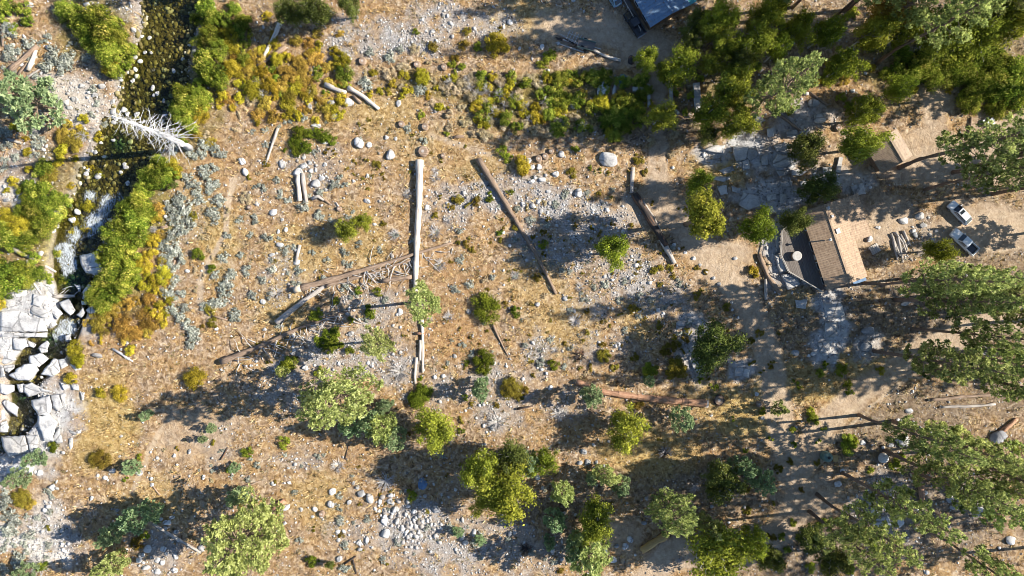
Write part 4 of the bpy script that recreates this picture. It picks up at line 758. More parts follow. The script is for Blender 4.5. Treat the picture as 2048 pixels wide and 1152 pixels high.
LIST = {
 'wo': '592,81,14 578,150,22 602,128,20 630,118,16 612,158,18 548,235,16 518,232,14 565,175,16 320,420,16 318,470,12 300,640,22 250,650,26 205,650,24 275,665,20 225,625,18 300,600,18 330,585,14 1147,163,12 1166,189,10 470,120,12 455,200,16 440,165,14 150,285,24 125,275,18 100,350,20 140,255,16 60,1010,12 600,80,8 640,200,12 655,195,12 1690,150,16 1688,165,12 500,145,18 520,120,14 535,205,16 420,285,12 395,270,14 260,610,16 190,610,12 340,560,12 325,520,12',
 'wy': '993,93,26 845,155,18 540,175,20 555,120,18 685,122,20 460,75,22 470,95,16 465,140,20 448,190,16 405,230,22 350,338,20 315,440,16 310,482,18 290,530,18 330,550,18 310,560,16 155,700,22 160,720,18 205,787,14 242,786,17 393,756,22 205,680,8 805,195,8 880,215,10 1202,208,20 1158,216,8 1045,330,20 1045,345,12 510,180,20 525,145,18 225,140,20 145,755,16 0,605,18 40,450,22 15,430,18 130,300,16 170,240,14 1300,210,10 960,175,12 1020,170,14 985,155,14 315,625,16 290,570,16 265,700,12 1575,222,12 1840,110,16 1760,740,10 170,270,12 60,340,10 1505,545,13 1240,200,16 1070,235,16 1120,225,14',
 'wg': '150,35,24 175,60,30 205,40,26 225,75,28 190,85,24 240,55,20 135,20,20 250,80,18 235,115,28 265,105,18 235,145,18 255,130,16 430,140,36 410,120,22 445,165,24 420,155,20 425,75,22 440,100,18 395,215,26 375,190,22 372,235,24 360,222,18 385,250,18 410,195,20 420,20,24 450,45,20 395,40,16 330,345,26 310,360,24 345,360,22 300,380,22 325,325,18 290,400,28 270,420,26 285,440,28 255,450,26 235,468,24 245,490,26 225,510,24 260,515,28 240,545,28 215,560,22 270,550,24 200,590,24 225,590,22 255,575,22 280,475,24 300,430,22 210,610,18 95,395,28 75,420,26 110,425,28 95,450,26 60,400,20 120,400,20 20,555,34 45,540,26 10,580,24 55,565,20 95,335,18 85,350,16 690,150,18 690,170,12 30,480,26 60,480,22 10,460,20 20,15,20 50,20,16 5,35,16 60,45,14 30,60,12 360,265,16 365,280,12 140,400,14 85,1130,14 180,85,20 1252,212,28 1240,235,24 1275,225,22 1215,245,20 1250,255,18 430,40,18 470,20,20 490,50,18 400,170,16 1830,130,30 1860,110,28 1900,115,36 1950,110,36 1985,130,34 1900,150,32 1950,180,36 2000,180,38 2035,150,34 1860,160,28 1925,145,30 1975,160,30 2030,200,30 1930,205,26 1990,215,26 1800,110,24 1815,150,24 1790,140,18',
 'mz': '600,266,18 625,268,16 648,272,18 663,280,13 592,286,18 612,295,17 592,303,13 973,616,27 967,722,25 1030,622,14 1107,728,15 742,622,16 755,585,12 716,582,10 625,1120,14 933,726,9 837,792,24 850,785,18 828,795,16 660,690,22 655,668,14 645,682,13 672,665,14 672,690,16 700,702,13 980,400,10 1000,465,8 703,640,9 398,508,14 425,537,11 107,892,14 923,862,9 832,65,9 635,1122,6 1200,342,6 1650,730,8 980,390,8 1020,386,8 1190,345,5 570,300,6',
 'ol': '866,97,16 935,63,10 928,90,12 912,118,11 1000,60,8 655,302,8 670,305,7 710,325,6 733,320,7 755,330,10 765,347,6 695,338,5 708,348,4 745,354,5 725,357,5 893,217,8 780,262,7 1144,345,11 1275,320,12 1217,347,6 915,398,14 952,403,10 935,410,8 900,415,8 870,432,8 1207,712,17 1265,617,12 1205,690,10 1225,688,6 1240,628,6 1320,535,9 1308,542,11 1340,537,9 1345,551,7 1278,535,7 1320,568,6 1395,536,7 1413,545,7 1392,592,10 1403,580,5 1452,613,10 1075,555,9 1087,465,9 1030,457,9 1088,510,7 1067,751,6 1355,735,20 1340,745,14 428,885,8 355,898,6 402,880,8 47,995,20 275,1085,16 203,918,22 190,915,14 640,558,6 768,447,8 388,432,10 420,620,12 425,645,11 405,655,6 1020,776,24 1050,780,10 1035,790,12 992,810,8 945,808,7 922,840,8 1275,810,13 580,195,18 534,330,9 946,500,8 932,487,9 915,487,7 1000,480,7 880,395,6 1185,455,6 1150,450,6 1240,690,7 1270,715,10 1230,735,9 1180,735,8 1120,1140,10 98,1055,7 1100,640,5 1060,670,5 1160,735,6 1330,700,14 1350,690,12 1290,345,9 1260,345,8 1320,880,6 960,690,5 870,600,4 1040,545,6 1130,480,5 560,690,8 540,725,7 480,1010,6 690,560,5 560,740,6 930,735,5 890,735,5 1225,1010,8 520,690,7 500,355,7',
 'gr': '955,95,10 905,130,9 925,135,10 893,268,8 842,230,10 1100,115,15 1085,130,12 1300,740,19 568,885,14 825,990,13 420,857,9 282,914,8 253,958,7 495,905,12 460,938,9 290,1070,10 1150,297,9 1085,490,12 635,630,13 672,603,10 625,635,10 635,678,9 578,727,18 570,735,12 1005,305,14 1015,315,10 1090,150,10 930,795,9 1180,335,6 1695,888,19 1705,880,14 1600,775,8 1680,740,14 1640,745,10 1625,835,16 1620,825,12 1585,860,10 1790,930,14 1800,915,12 1740,940,9 1330,165,8 1345,215,9 1370,225,10 1350,185,9 50,45,10 640,745,12 840,755,7 910,145,8 1700,215,14 1680,195,12 2030,890,12',
 'sg': '733,168,15 840,180,13 815,258,9 848,282,10 670,370,12 607,235,9 530,260,8 531,290,7 640,430,13 690,505,10 718,488,8 608,415,13 535,475,12 570,500,10 597,540,10 592,568,10 625,505,7 545,540,10 525,560,9 540,590,9 650,560,9 690,575,10 708,590,10 910,578,11 940,570,11 985,555,8 920,520,8 1080,725,11 345,412,14 360,400,12 372,420,14 352,435,14 380,445,12 365,458,13 345,470,12 330,490,13 350,500,12 335,515,12 360,515,11 345,535,12 325,545,11 350,560,11 338,585,12 360,590,10 345,620,11 362,635,12 378,650,13 388,668,12 382,690,10 370,615,10 450,580,14 462,560,13 440,605,13 416,610,12 470,630,12 448,515,11 495,540,10 465,545,10 505,590,10 430,440,10 425,425,12 440,400,11 400,400,10 420,380,10 395,385,9 410,290,14 430,300,12 400,310,12 385,305,10 445,310,10 425,335,10 410,345,12 375,355,12 390,370,12 425,365,11 680,1040,10 735,1038,8 690,1135,12 678,1015,8 690,1090,9 797,1085,10 680,990,9 900,1055,12 855,1055,8 950,1085,10 600,1080,8 515,930,9 640,385,9 560,390,9 555,360,9 525,375,9 510,440,9 500,470,9 480,510,9 560,650,8 730,640,8 770,600,9 830,480,8 790,470,8 700,530,7 655,520,8 760,500,7 925,690,7 1050,690,7 1110,410,9 1130,390,9 1095,450,8 1060,440,9 1050,495,8 1210,570,9 1240,600,8 1170,600,8 1140,620,7 1280,590,8 1250,660,8 1300,600,8 1100,680,7 130,130,16 110,110,18 95,130,14 140,115,14 105,170,10 20,60,14 30,100,14 60,90,12 20,110,12 70,270,10 75,290,12 85,280,10 45,215,8 70,310,8 8,265,14 15,290,12 20,1060,16 30,1040,14 15,1010,16 60,1070,12 40,1120,14 10,1140,14 350,300,10 480,440,8 455,470,8 600,30,9 740,105,9 780,115,12 800,100,10 690,370,8 575,400,8 430,550,9',
 'st': '950,160,18 930,185,14 925,215,10 1000,165,16 1060,160,14 970,205,14 1080,175,14 780,150,16 805,135,14 830,100,12 760,140,10 520,175,16 535,165,14 505,200,16 1110,245,14 1150,235,12 980,245,12 1010,255,14 1050,250,14 930,245,14 950,265,14 975,275,12 1010,280,12 900,255,10 415,270,10 470,260,8 480,230,8 490,395,12 500,405,10 1390,250,14 1350,270,12 1300,285,12 1340,310,10 1410,290,10 885,175,12 865,160,10'}
for kd, s in LIST.items():
    for q in s.split():
        a_ = [float(z) for z in q.split(',')]
        lab = None
        if a_ == [993, 93, 26]: lab = 'large round yellow bush, brightest on the upper slope'
        if a_ == [973, 616, 27]: lab = 'upper of two big dark green rounded shrubs on bare soil'
        if a_ == [967, 722, 25]: lab = 'lower of two big dark green rounded shrubs on bare soil'
        a_[2] *= 1.3 if kd == 'sg' and a_[0] < 480 else 1.1 if kd == 'sg' else 1
        shrub(*a_, kd, lab, (2.1 if 190 < a_[0] < 470 and a_[1] < 620 and a_[2] > 17 and kd == 'wg' else 1.3) if kd in ('wg', 'wy') else 1.0)
def zone(kind, n, x0, y0, x1, y1, r0, r1, gap=.8, hs=1.0):
    k = 0; t = 0
    while k < n and t < n * 30:
        t += 1; x = R.uniform(x0, x1); y = R.uniform(y0, y1); r = R.uniform(r0, r1)
        if any((x - a) ** 2 + (y - b) ** 2 < (gap * (r + c)) ** 2 for a, b, c in PLANTED): continue
        shrub(x, y, r, kind, None, hs); k += 1
zone('wg', 40, 945, 150, 1290, 275, 11, 20, .42, 1.3); zone('wy', 22, 950, 150, 1220, 265, 9, 16, .38, 1.3); zone('st', 14, 900, 160, 1100, 270, 10, 16, .4, 1.5); zone('wg', 14, 0, 360, 140, 580, 10, 20, .5, 1.2); zone('wy', 14, 0, 240, 200, 480, 8, 16, .45); zone('wy', 10, 420, 20, 540, 230, 8, 16, .45)
zone('wy', 10, 290, 480, 345, 660, 8, 14, .6); zone('wg', 6, 400, 10, 500, 120, 12, 18, .6); zone('ol', 60, 880, 380, 1400, 740, 3.5, 8); zone('sg', 40, 860, 380, 1400, 740, 4, 9); zone('st', 30, 700, 380, 1400, 760, 4, 8); zone('ol', 20, 500, 860, 960, 1140, 3.5, 7); zone('sg', 24, 520, 900, 1100, 1140, 4, 8); zone('st', 16, 300, 820, 900, 1100, 4, 7); zone('gr', 14, 1380, 760, 1700, 900, 5, 10); zone('ol', 16, 1300, 640, 1560, 760, 5, 10); zone('ol', 10, 530, 480, 820, 720, 4, 6)
zone('sg', 24, 500, 240, 720, 560, 5, 8); zone('wo', 10, 470, 60, 680, 240, 10, 16, .6); zone('ol', 12, 700, 240, 960, 380, 4, 6); zone('gr', 14, 1380, 60, 1560, 260, 10, 16, .7); zone('ol', 12, 1400, 900, 1650, 1140, 6, 12); zone('gr', 12, 1560, 1040, 1760, 1145, 8, 14)
zone('gr', 12, 1560, 20, 1900, 160, 10, 18, .7); zone('wy', 8, 1600, 120, 1900, 180, 8, 12, .6); zone('sg', 10, 950, 1060, 1180, 1140, 5, 9); zone('sg', 10, 380, 900, 520, 1000, 4, 7)
zone('sg', 30, 0, 70, 210, 340, 6, 12); zone('wy', 6, 20, 250, 200, 380, 8, 14); zone('sg', 14, 0, 980, 110, 1140, 7, 12); zone('wo', 8, 170, 590, 330, 690, 8, 14, .5); zone('st', 14, 350, 330, 520, 640, 5, 9); zone('st', 10, 560, 100, 900, 260, 6, 10)
zone('wy', 26, 470, 90, 700, 245, 9, 17, .42); zone('wo', 12, 480, 100, 680, 240, 9, 15, .42); zone('wg', 10, 480, 110, 700, 200, 8, 13, .42); zone('wy', 12, 740, 140, 960, 190, 7, 12, .5)
for _ in range(700):
    x, y = R.uniform(170, 400), R.uniform(60, 460); t_s = float(stream_t(x, y)[0])
    if .72 < t_s < 1.12 and x < 300 - (y - 60) * .12 and R.random() < .26: boulder(x, y, R.uniform(6, 11), R.uniform(6, 11))
# reedy bare stems in the thicket
for x, y, r in [(940, 175, 16), (955, 190, 18), (975, 180, 16), (1000, 190, 18), (1010, 210, 16), (990, 225, 18), (1030, 195, 16), (1090, 205, 16), (1120, 250, 16), (1165, 255, 16), (1050, 215, 16), (900, 165, 14), (935, 160, 14), (515, 170, 16), (530, 190, 16), (310, 460, 12), (1480, 255, 18), (1500, 265, 14), (1155, 200, 12), (1060, 240, 14), (980, 240, 14), (1310, 245, 12), (1870, 130, 14), (1880, 150, 12), (80, 260, 16), (170, 275, 18), (190, 260, 14)]: dead(x, y, r, None, 'twig', 'thin', 'pale bare-stemmed shrub', 1.2)
for x, y, r in [(871, 464, 17), (880, 528, 17), (870, 355, 13), (815, 386, 13), (898, 633, 14), (1150, 640, 18), (1030, 552, 13), (555, 585, 18), (790, 470, 15), (677, 930, 18), (800, 745, 24), (1160, 575, 12), (1330, 905, 18), (815, 795, 14), (995, 845, 22), (870, 340, 8), (1110, 700, 10), (80, 1130, 26), (60, 1140, 20), (1230, 690, 9), (1125, 825, 16), (460, 1010, 14), (895, 440, 10), (860, 640, 8), (1395, 400, 16), (1395, 455, 16), (1360, 1120, 10), (1490, 270, 16), (1540, 480, 12), (1760, 1055, 16), (1390, 975, 12), (1800, 500, 14)]: dead(x, y, r)
dead(1160, 712, 19, 'burnt black root crown with white chips on bare soil', 'char'); dead(772, 962, 24, 'wide ring of grey slash branches at the edge of oak shade', 'twig', hs=.5); dead(1115, 828, 20, 'spiky grey root crown in the shade left of the oak', 'twig'); dead(1326, 905, 15, 'black burnt root crown on straw below the oak', 'char'); dead(1052, 1095, 16, 'dark burnt brush at the bottom centre', 'char')

# ------------------------------------------------------------------ trees
def needles(C, D, size, r, nb=8):
    """needle tufts: nb narrow blades spraying round each tip, leaning along the twig"""
    n = len(C); c = np.repeat(C, nb, 0); d = np.repeat(D, nb, 0); m = len(c)
    q = r.normal(0, 1, (m, 3)); q /= np.linalg.norm(q, axis=1)[:, None]; q = q + d * .55 + (0, 0, .35); q /= np.linalg.norm(q, axis=1)[:, None]
    s = np.cross(q, r.normal(0, 1, (m, 3))); s /= np.linalg.norm(s, axis=1)[:, None]; L = size * r.uniform(.7, 1.25, m); w = L * .30
    v = np.stack([c - s * (w * .35)[:, None], c + q * (L * .55)[:, None] - s * (w * .8)[:, None], c + q * L[:, None], c + q * (L * .55)[:, None] + s * (w * .8)[:, None]], 1).reshape(-1, 3)
    return v, np.arange(m * 4).reshape(-1, 4), m
def pine_proto(seed, h, rad, z0, nbr, per, size, tr, dense=1.0):
    r = np.random.default_rng(seed); st = R.getstate(); R.seed(seed)
    tk = MB(); wob = r.normal(0, .006 * h, (7, 2)); wob[0] = 0
    ax = lambda z: np.array([np.interp(z, np.linspace(0, h, 7), wob[:, 0]), np.interp(z, np.linspace(0, h, 7), wob[:, 1])])
    zs = np.linspace(0, h, 12); tk.tube([(*ax(z), z - (.4 if z == 0 else 0)) for z in zs], [tr * (1.25 if z == 0 else 1) * (1 - z / h) ** .75 + .03 for z in zs], 9, True, .1)
    br = MB(); C = []; D = []; T = []
    for i in range(nbr):
        u = (i + r.random()) / nbr; z = h * (z0 + (1 - z0) * u ** .92) * .985; a = i * 2.399 + r.normal(0, .4)
        L = rad * (1 - u ** 1.6 * .86) * (.55 + .45 * min(1, u * 4 + .3)) * r.uniform(.45, 1.2)
        e = .10 + .55 * u; d0 = np.array([math.cos(a), math.sin(a), e]); p0 = np.array([*ax(z), z]); sag = -.12 * L * (1 - u)
        p1 = p0 + d0 * L * .5 + (0, 0, sag); p2 = p0 + d0 * L + (0, 0, sag * .4 + .08 * L)
        br.tube([p0, p1, p2], [.035 + .018 * L, .03 + .008 * L, .02], 4, False)
        tone = r.normal(0, .12)
        m = max(3, int(per * (L / rad) ** 1.2 * dense))
        for j in range(m):
            s = r.uniform(.22, 1) ** .7; b = p0 + (p1 - p0) * min(1, 2 * s) if s < .5 else p1 + (p2 - p1) * (2 * s - 1)
            sd = np.array([-math.sin(a), math.cos(a), 0]) * r.choice((-1, 1)); off = (1.12 - s) * L * .55 * r.random()
            q = b + sd * off + d0 * off * .5 + (0, 0, r.normal(.08, .12)); C.append(q); D.append(d0 + sd * .6); T.append(tone + r.normal(0, .2) + .14 * s)
            if off > .5 and r.random() < .5: br.tube([b, q], [.025, .012], 3, False)
    C = np.array(C); D = np.array(D); v, f, m = needles(C, D / np.linalg.norm(D, axis=1)[:, None], size, r)
    t = np.clip(.42 + np.repeat(T, 8) + r.normal(0, .10, m), 0, 1)
    R.setstate(st)
    return tk.mesh('trunk', True), br.mesh('branches', True), mesh_np('crown', v, f, np.repeat(t, 4))
def oak_proto(seed, h, rad, nlob, nleaf, size, tr, zc=.62, hz=.36):
    r = np.random.default_rng(seed); st = R.getstate(); R.seed(seed); tk = MB(); br = MB(); cs = []
    for i in range(nlob):
        d = r.normal(0, 1, 3); d /= np.linalg.norm(d); d *= r.uniform(.35, 1.0); rr = r.uniform(.13, .34) * rad
        cs.append((d[0] * (rad - rr * .6), d[1] * (rad - rr * .6), h * zc + d[2] * h * hz, rr))
    cs = np.array(cs); tk.tube([(0, 0, -.4), (.1, 0, h * .2), (0, .15, h * .45), (.1, .1, h * .8)], [tr * 1.3, tr, tr * .75, .06], 8, True, .15)
    for c in cs:
        b = np.array([0, .1, h * r.uniform(.22, .5)]); mid = (b + c[:3]) / 2 + (0, 0, .3); br.tube([b, mid, c[:3]], [tr * .35, tr * .2, .03], 4, False)
        for j in range(3): e = c[:3] + r.normal(0, 1, 3) * c[3] * .7; br.tube([c[:3], e], [.04, .012], 3, False)
    k = r.choice(nlob, nleaf, p=cs[:, 3] ** 2 / (cs[:, 3] ** 2).sum()); d = r.normal(0, 1, (nleaf, 3)); d[:, 2] += .2; d /= np.linalg.norm(d, axis=1)[:, None]
    wob = 1 + .25 * np.sin(d @ r.normal(0, 4, (3, 1)) + k[:, None])[:, 0]
    C = cs[k, :3] + d * (cs[k, 3] * (r.uniform(.45, 1.15, nleaf) + (r.random(nleaf) < .08) * .5) * wob)[:, None]; v, f = leaves(C, d + (0, 0, .35), size, r, .75, .6)
    t = np.clip(.45 + r.normal(0, .16, nlob)[k] + r.normal(0, .2, nleaf), 0, 1); R.setstate(st)
    return tk.mesh('trunk', True), br.mesh('branches', True), mesh_np('crown', v, f, np.repeat(t, 4))
PROTO = {'tall': [pine_proto(300 + i, 40, 5.2, (.32, .26, .36, .29)[i], 88, 32, .50, .46) for i in range(4)], 'mid': [pine_proto(320 + i, 24, 5.6, .22, 84, 38, .46, .36) for i in range(3)],
         'thin': [pine_proto(340 + i, 22, 3.5, .48, 46, 26, .42, .28) for i in range(2)], 'sap': [pine_proto(360 + i, 9, 2.4, .10, 50, 20, .38, .14) for i in range(4)],
         'oak': [oak_proto(380 + i, 11, 5.3, 28, 8600, .20, .3) for i in range(4)], 'oaktall': [oak_proto(400 + i, 21, 4.3, 36, 10500, .21, .36, .64, .32) for i in range(3)]}
DIM = {'tall': (40, 5.2), 'mid': (24, 5.6), 'thin': (22, 3.4), 'sap': (9, 2.4), 'oak': (11, 4.6), 'oaktall': (21, 4.3)}
BARK = {'tall': 'bark', 'mid': 'bark', 'thin': 'bark', 'sap': 'twig_brown', 'oak': 'twig', 'oaktall': 'twig_brown'}
TW = {'tall': 'tall leaning pine', 'mid': 'broad pine', 'thin': 'slender high pine', 'sap': 'young pine', 'oak': 'rounded oak', 'oaktall': 'tall oak'}
MW = {'pine': 'green', 'pine_pale': 'pale green', 'pine_blue': 'blue-green', 'oak': 'yellow-green', 'oak_dark': 'dark green', 'willow_orange': 'brown-leaved', 'green': 'bright green'}
def tree(kind, px, py, h, rad, mat, label=None, crown=False, mid=.66, k=None):
    """px, py: the foot, or (crown=True) the middle of the crown as surveyed from the drone"""
    if crown: f = 1 - h * mid / H; px, py = CX + (px - CX) * f, CY + (py - CY) * f
    h0, r0 = DIM[kind]; pool = PROTO[kind]; pr = pool[k if k is not None else R.randrange(len(pool))]
    root = empty('oak_tree' if 'oak' in kind else 'pine_tree', G(px, py, -.05), R.uniform(0, 6.28)); aw = R.uniform(.86, 1.16); root.scale = (rad / r0 * aw, rad / r0 / aw, h / h0)
    for nm, m_, mt in zip(('trunk', 'branches', 'crown'), pr, (BARK[kind], 'twig_brown' if kind != 'oak' else 'twig', mat)): set_mat(link(bpy.data.objects.new(nm, m_), root), M[mt])
    cx = CX + (px - CX) / (1 - h * mid / H); cy = CY + (py - CY) / (1 - h * mid / H)
    if label: tag(root, label, 'tree')
    else: auto(root, f'{MW[mat]} {TW[kind]}', 'tree', cx, cy, TW[kind] + 's')
    return root
# meadow trees, crown middles
tree('thin', 842, 605, 21, 3.7, 'pine_pale', 'slender pale pine standing over the foot of the long pale log', True, .74)
tree('thin', 756, 690, 19, 3.4, 'pine_pale', 'slender pale pine between the two dark trunk shadows', True, .74)
tree('mid', 668, 800, 27, 6.6, 'pine_pale', 'big pale green pine in the lower left of the meadow', True, .62, 0)
tree('mid', 480, 1085, 27, 7.6, 'pine_pale', 'biggest pale green pine, cut by the bottom edge', True, .62, 1)
tree('sap', 760, 862, 11, 3.3, 'pine', None, True); tree('sap', 785, 880, 8, 2.4, 'pine_blue', None, True); tree('sap', 700, 855, 9, 2.4, 'pine_blue', None, True); tree('sap', 735, 850, 10, 2.6, 'pine_blue', None, True)
tree('oak', 690, 460, 6.5, 2.4, 'oak', 'yellow-green half of a twin bush-like oak casting a dark shadow', True); tree('oak', 726, 444, 6, 1.9, 'green', 'darker green half of a twin bush-like oak on straw', True)
tree('oaktall', 1418, 432, 24, 4.6, 'oak', 'tall bright yellow-green oak beside the drive with bare limbs', True, .66); tree('oak', 1228, 502, 12, 3.3, 'green', 'bright green oak alone on grey gravel left of the charred log', True)
tree('oak', 1395, 365, 9, 2.6, 'green', None, True); tree('oak', 1515, 452, 13, 3.4, 'green', None, True); tree('oak', 1592, 445, 12, 2.8, 'oak_dark', None, True)
tree('oak', 1430, 690, 10, 5.0, 'oak_dark', 'dense dark green oak shading bedrock beside the drive', True, .6)
tree('oak', 870, 855, 9, 4.2, 'oak', 'round yellow-green oak above a bare patch, right of the big pale pine', True)
tree('oak', 968, 945, 14, 4.2, 'oak', None, True); tree('oak', 1010, 985, 14, 5.6, 'oak', 'biggest yellow-green oak in the lower middle', True); tree('oak', 1020, 920, 12, 3.6, 'oak_dark', None, True); tree('oak', 975, 1000, 10, 3.2, 'oak', None, True)
tree('oak', 1088, 930, 9, 3.0, 'green', None, True); tree('sap', 1060, 930, 9, 2.6, 'pine_blue', None, True)
tree('oak', 1260, 862, 10, 4.2, 'oak', 'round yellow-green oak below the red-barked log', True)
for x, y, h, r, m_ in [(1185, 792, 9, 2.4, 'pine_blue'), (1370, 842, 10, 2.4, 'pine_blue'), (1125, 990, 10, 2.6, 'pine_pale'), (1112, 1048, 8, 2.3, 'pine_blue'), (1215, 958, 9, 2.4, 'pine_pale'), (1245, 978, 8, 1.8, 'pine_blue'), (1182, 1120, 14, 4.4, 'pine_pale'), (1150, 1100, 9, 2.5, 'pine_blue'), (1425, 1060, 12, 2.6, 'pine_pale'), (960, 782, 8, 2.3, 'pine_blue'), (768, 815, 5, 1.8, 'pine_blue'), (287, 832, 3, 1.4, 'pine_blue'), (258, 938, 4, 1.8, 'pine_blue'), (60, 920, 6, 2.0, 'pine_blue'), (25, 960, 7, 2.2, 'pine_blue'), (420, 857, 3, 1.1, 'pine_blue'), (402, 880, 3, .9, 'pine_blue'), (470, 1000, 8, 2.2, 'pine_blue'), (1490, 938, 12, 2.2, 'pine_blue'), (1530, 965, 12, 2.6, 'pine_blue'), (915, 1065, 3, 1.2, 'pine_blue'), (960, 1083, 3, 1.2, 'pine_blue'), (465, 938, 3, 1.1, 'pine_blue'), (1185, 960, 5, 1.4, 'pine_blue'), (560, 745, 5, 1.4, 'pine'), (205, 880 + 260, 9, 3.0, 'pine_pale'), (1100, 1090, 5, 1.6, 'pine_blue'), (1565, 820, 6, 1.6, 'pine'), (40, 1150, 6, 2, 'pine_blue'), (1300, 765, 5, 1.2, 'pine_blue')]: tree('sap', x, y, h, r, m_, None, True)
tree('mid', 2080, 462, 17, 4.4, 'pine', None); tree('mid', 1352, 1035, 19, 4.8, 'pine', 'broad green pine over the yellow sawn log', True); tree('oak', 1195, 1035, 11, 3.6, 'oak', None, True); tree('oak', 1180, 1065, 9, 2.4, 'oak', None, True)
tree('oak', 1440, 1115, 13, 6.2, 'oak', 'wide yellow-green oak over the drive at the bottom edge', True); tree('oak', 1503, 1085, 11, 3.0, 'green', None, True); tree('oak', 1455, 975, 13, 3.6, 'oak_dark', None, True); tree('oak', 1440, 950, 11, 2.6, 'oak_dark', None, True)
tree('sap', 48, 196, 15, 5.2, 'pine_blue', 'blue-green pine at the left edge above the shadowed bank', True, .55); tree('sap', 270, 1042, 11, 3.4, 'pine_blue', None, True); tree('sap', 212, 1080, 9, 2.4, 'pine_blue', None, True)
# upper right oaks and mixed wood
for x, y, h, r, m_ in [(1440, 30, 14, 3.4, 'green'), (1425, 55, 12, 2.6, 'oak'), (1500, 92, 14, 3.4, 'oak'), (1450, 92, 12, 2.4, 'oak'), (1432, 128, 11, 2.6, 'oak'), (1486, 122, 12, 2.4, 'oak_dark'), (1475, 168, 13, 3.6, 'oak'), (1420, 222, 12, 3.4, 'green'), (1478, 238, 12, 3.6, 'oak'), (1420, 268, 8, 2.4, 'oak_dark'), (1295, 120, 9, 2.4, 'green'), (1360, 136, 11, 3.6, 'green'), (1335, 140, 9, 2.4, 'green'), (1322, 232, 10, 3.0, 'oak'), (1730, 224, 12, 3.0, 'oak'), (1724, 285, 13, 3.8, 'oak'), (1615, 300, 11, 3.4, 'oak_dark'), (1635, 375, 12, 3.2, 'oak_dark'), (1520, 60, 13, 2.8, 'oak'), (1600, 60, 12, 3.0, 'green'), (1660, 60, 14, 2.8, 'green'), (1690, 130, 12, 3.2, 'green'), (1750, 60, 15, 3.0, 'oak'), (1830, 55, 14, 3.6, 'oak'), (1800, 175, 10, 2.6, 'green'), (1560, 95, 12, 2.4, 'green'), (1380, 95, 10, 2.2, 'oak_dark'), (1545, 20, 15, 3.4, 'green'), (1450, 190, 10, 2.4, 'oak'), (1780, 22, 16, 4.2, 'willow_orange'), (1880, 500, 10, 2.6, 'green'), (1985, 40, 18, 4.6, 'oak'), (2035, 35, 18, 4.2, 'oak'), (1900, 60, 16, 4.4, 'oak'), (1400, 40, 9, 2.2, 'oak_dark'), (1380, 60, 8, 2.0, 'oak_dark'), (625, 20, 13, 3.0, 'oak_dark'), (575, 20, 12, 2.8, 'oak_dark'), (700, 8, 10, 2.4, 'oak_dark'), (660, 1130, 3, .9, 'oak_dark'), (1630, 1090, 10, 3.2, 'oak_dark'), (1670, 1130, 12, 3.0, 'oak_dark'), (1540, 1120, 9, 2.6, 'oak_dark')]: tree('oak', x, y, h, r, m_, None, True)
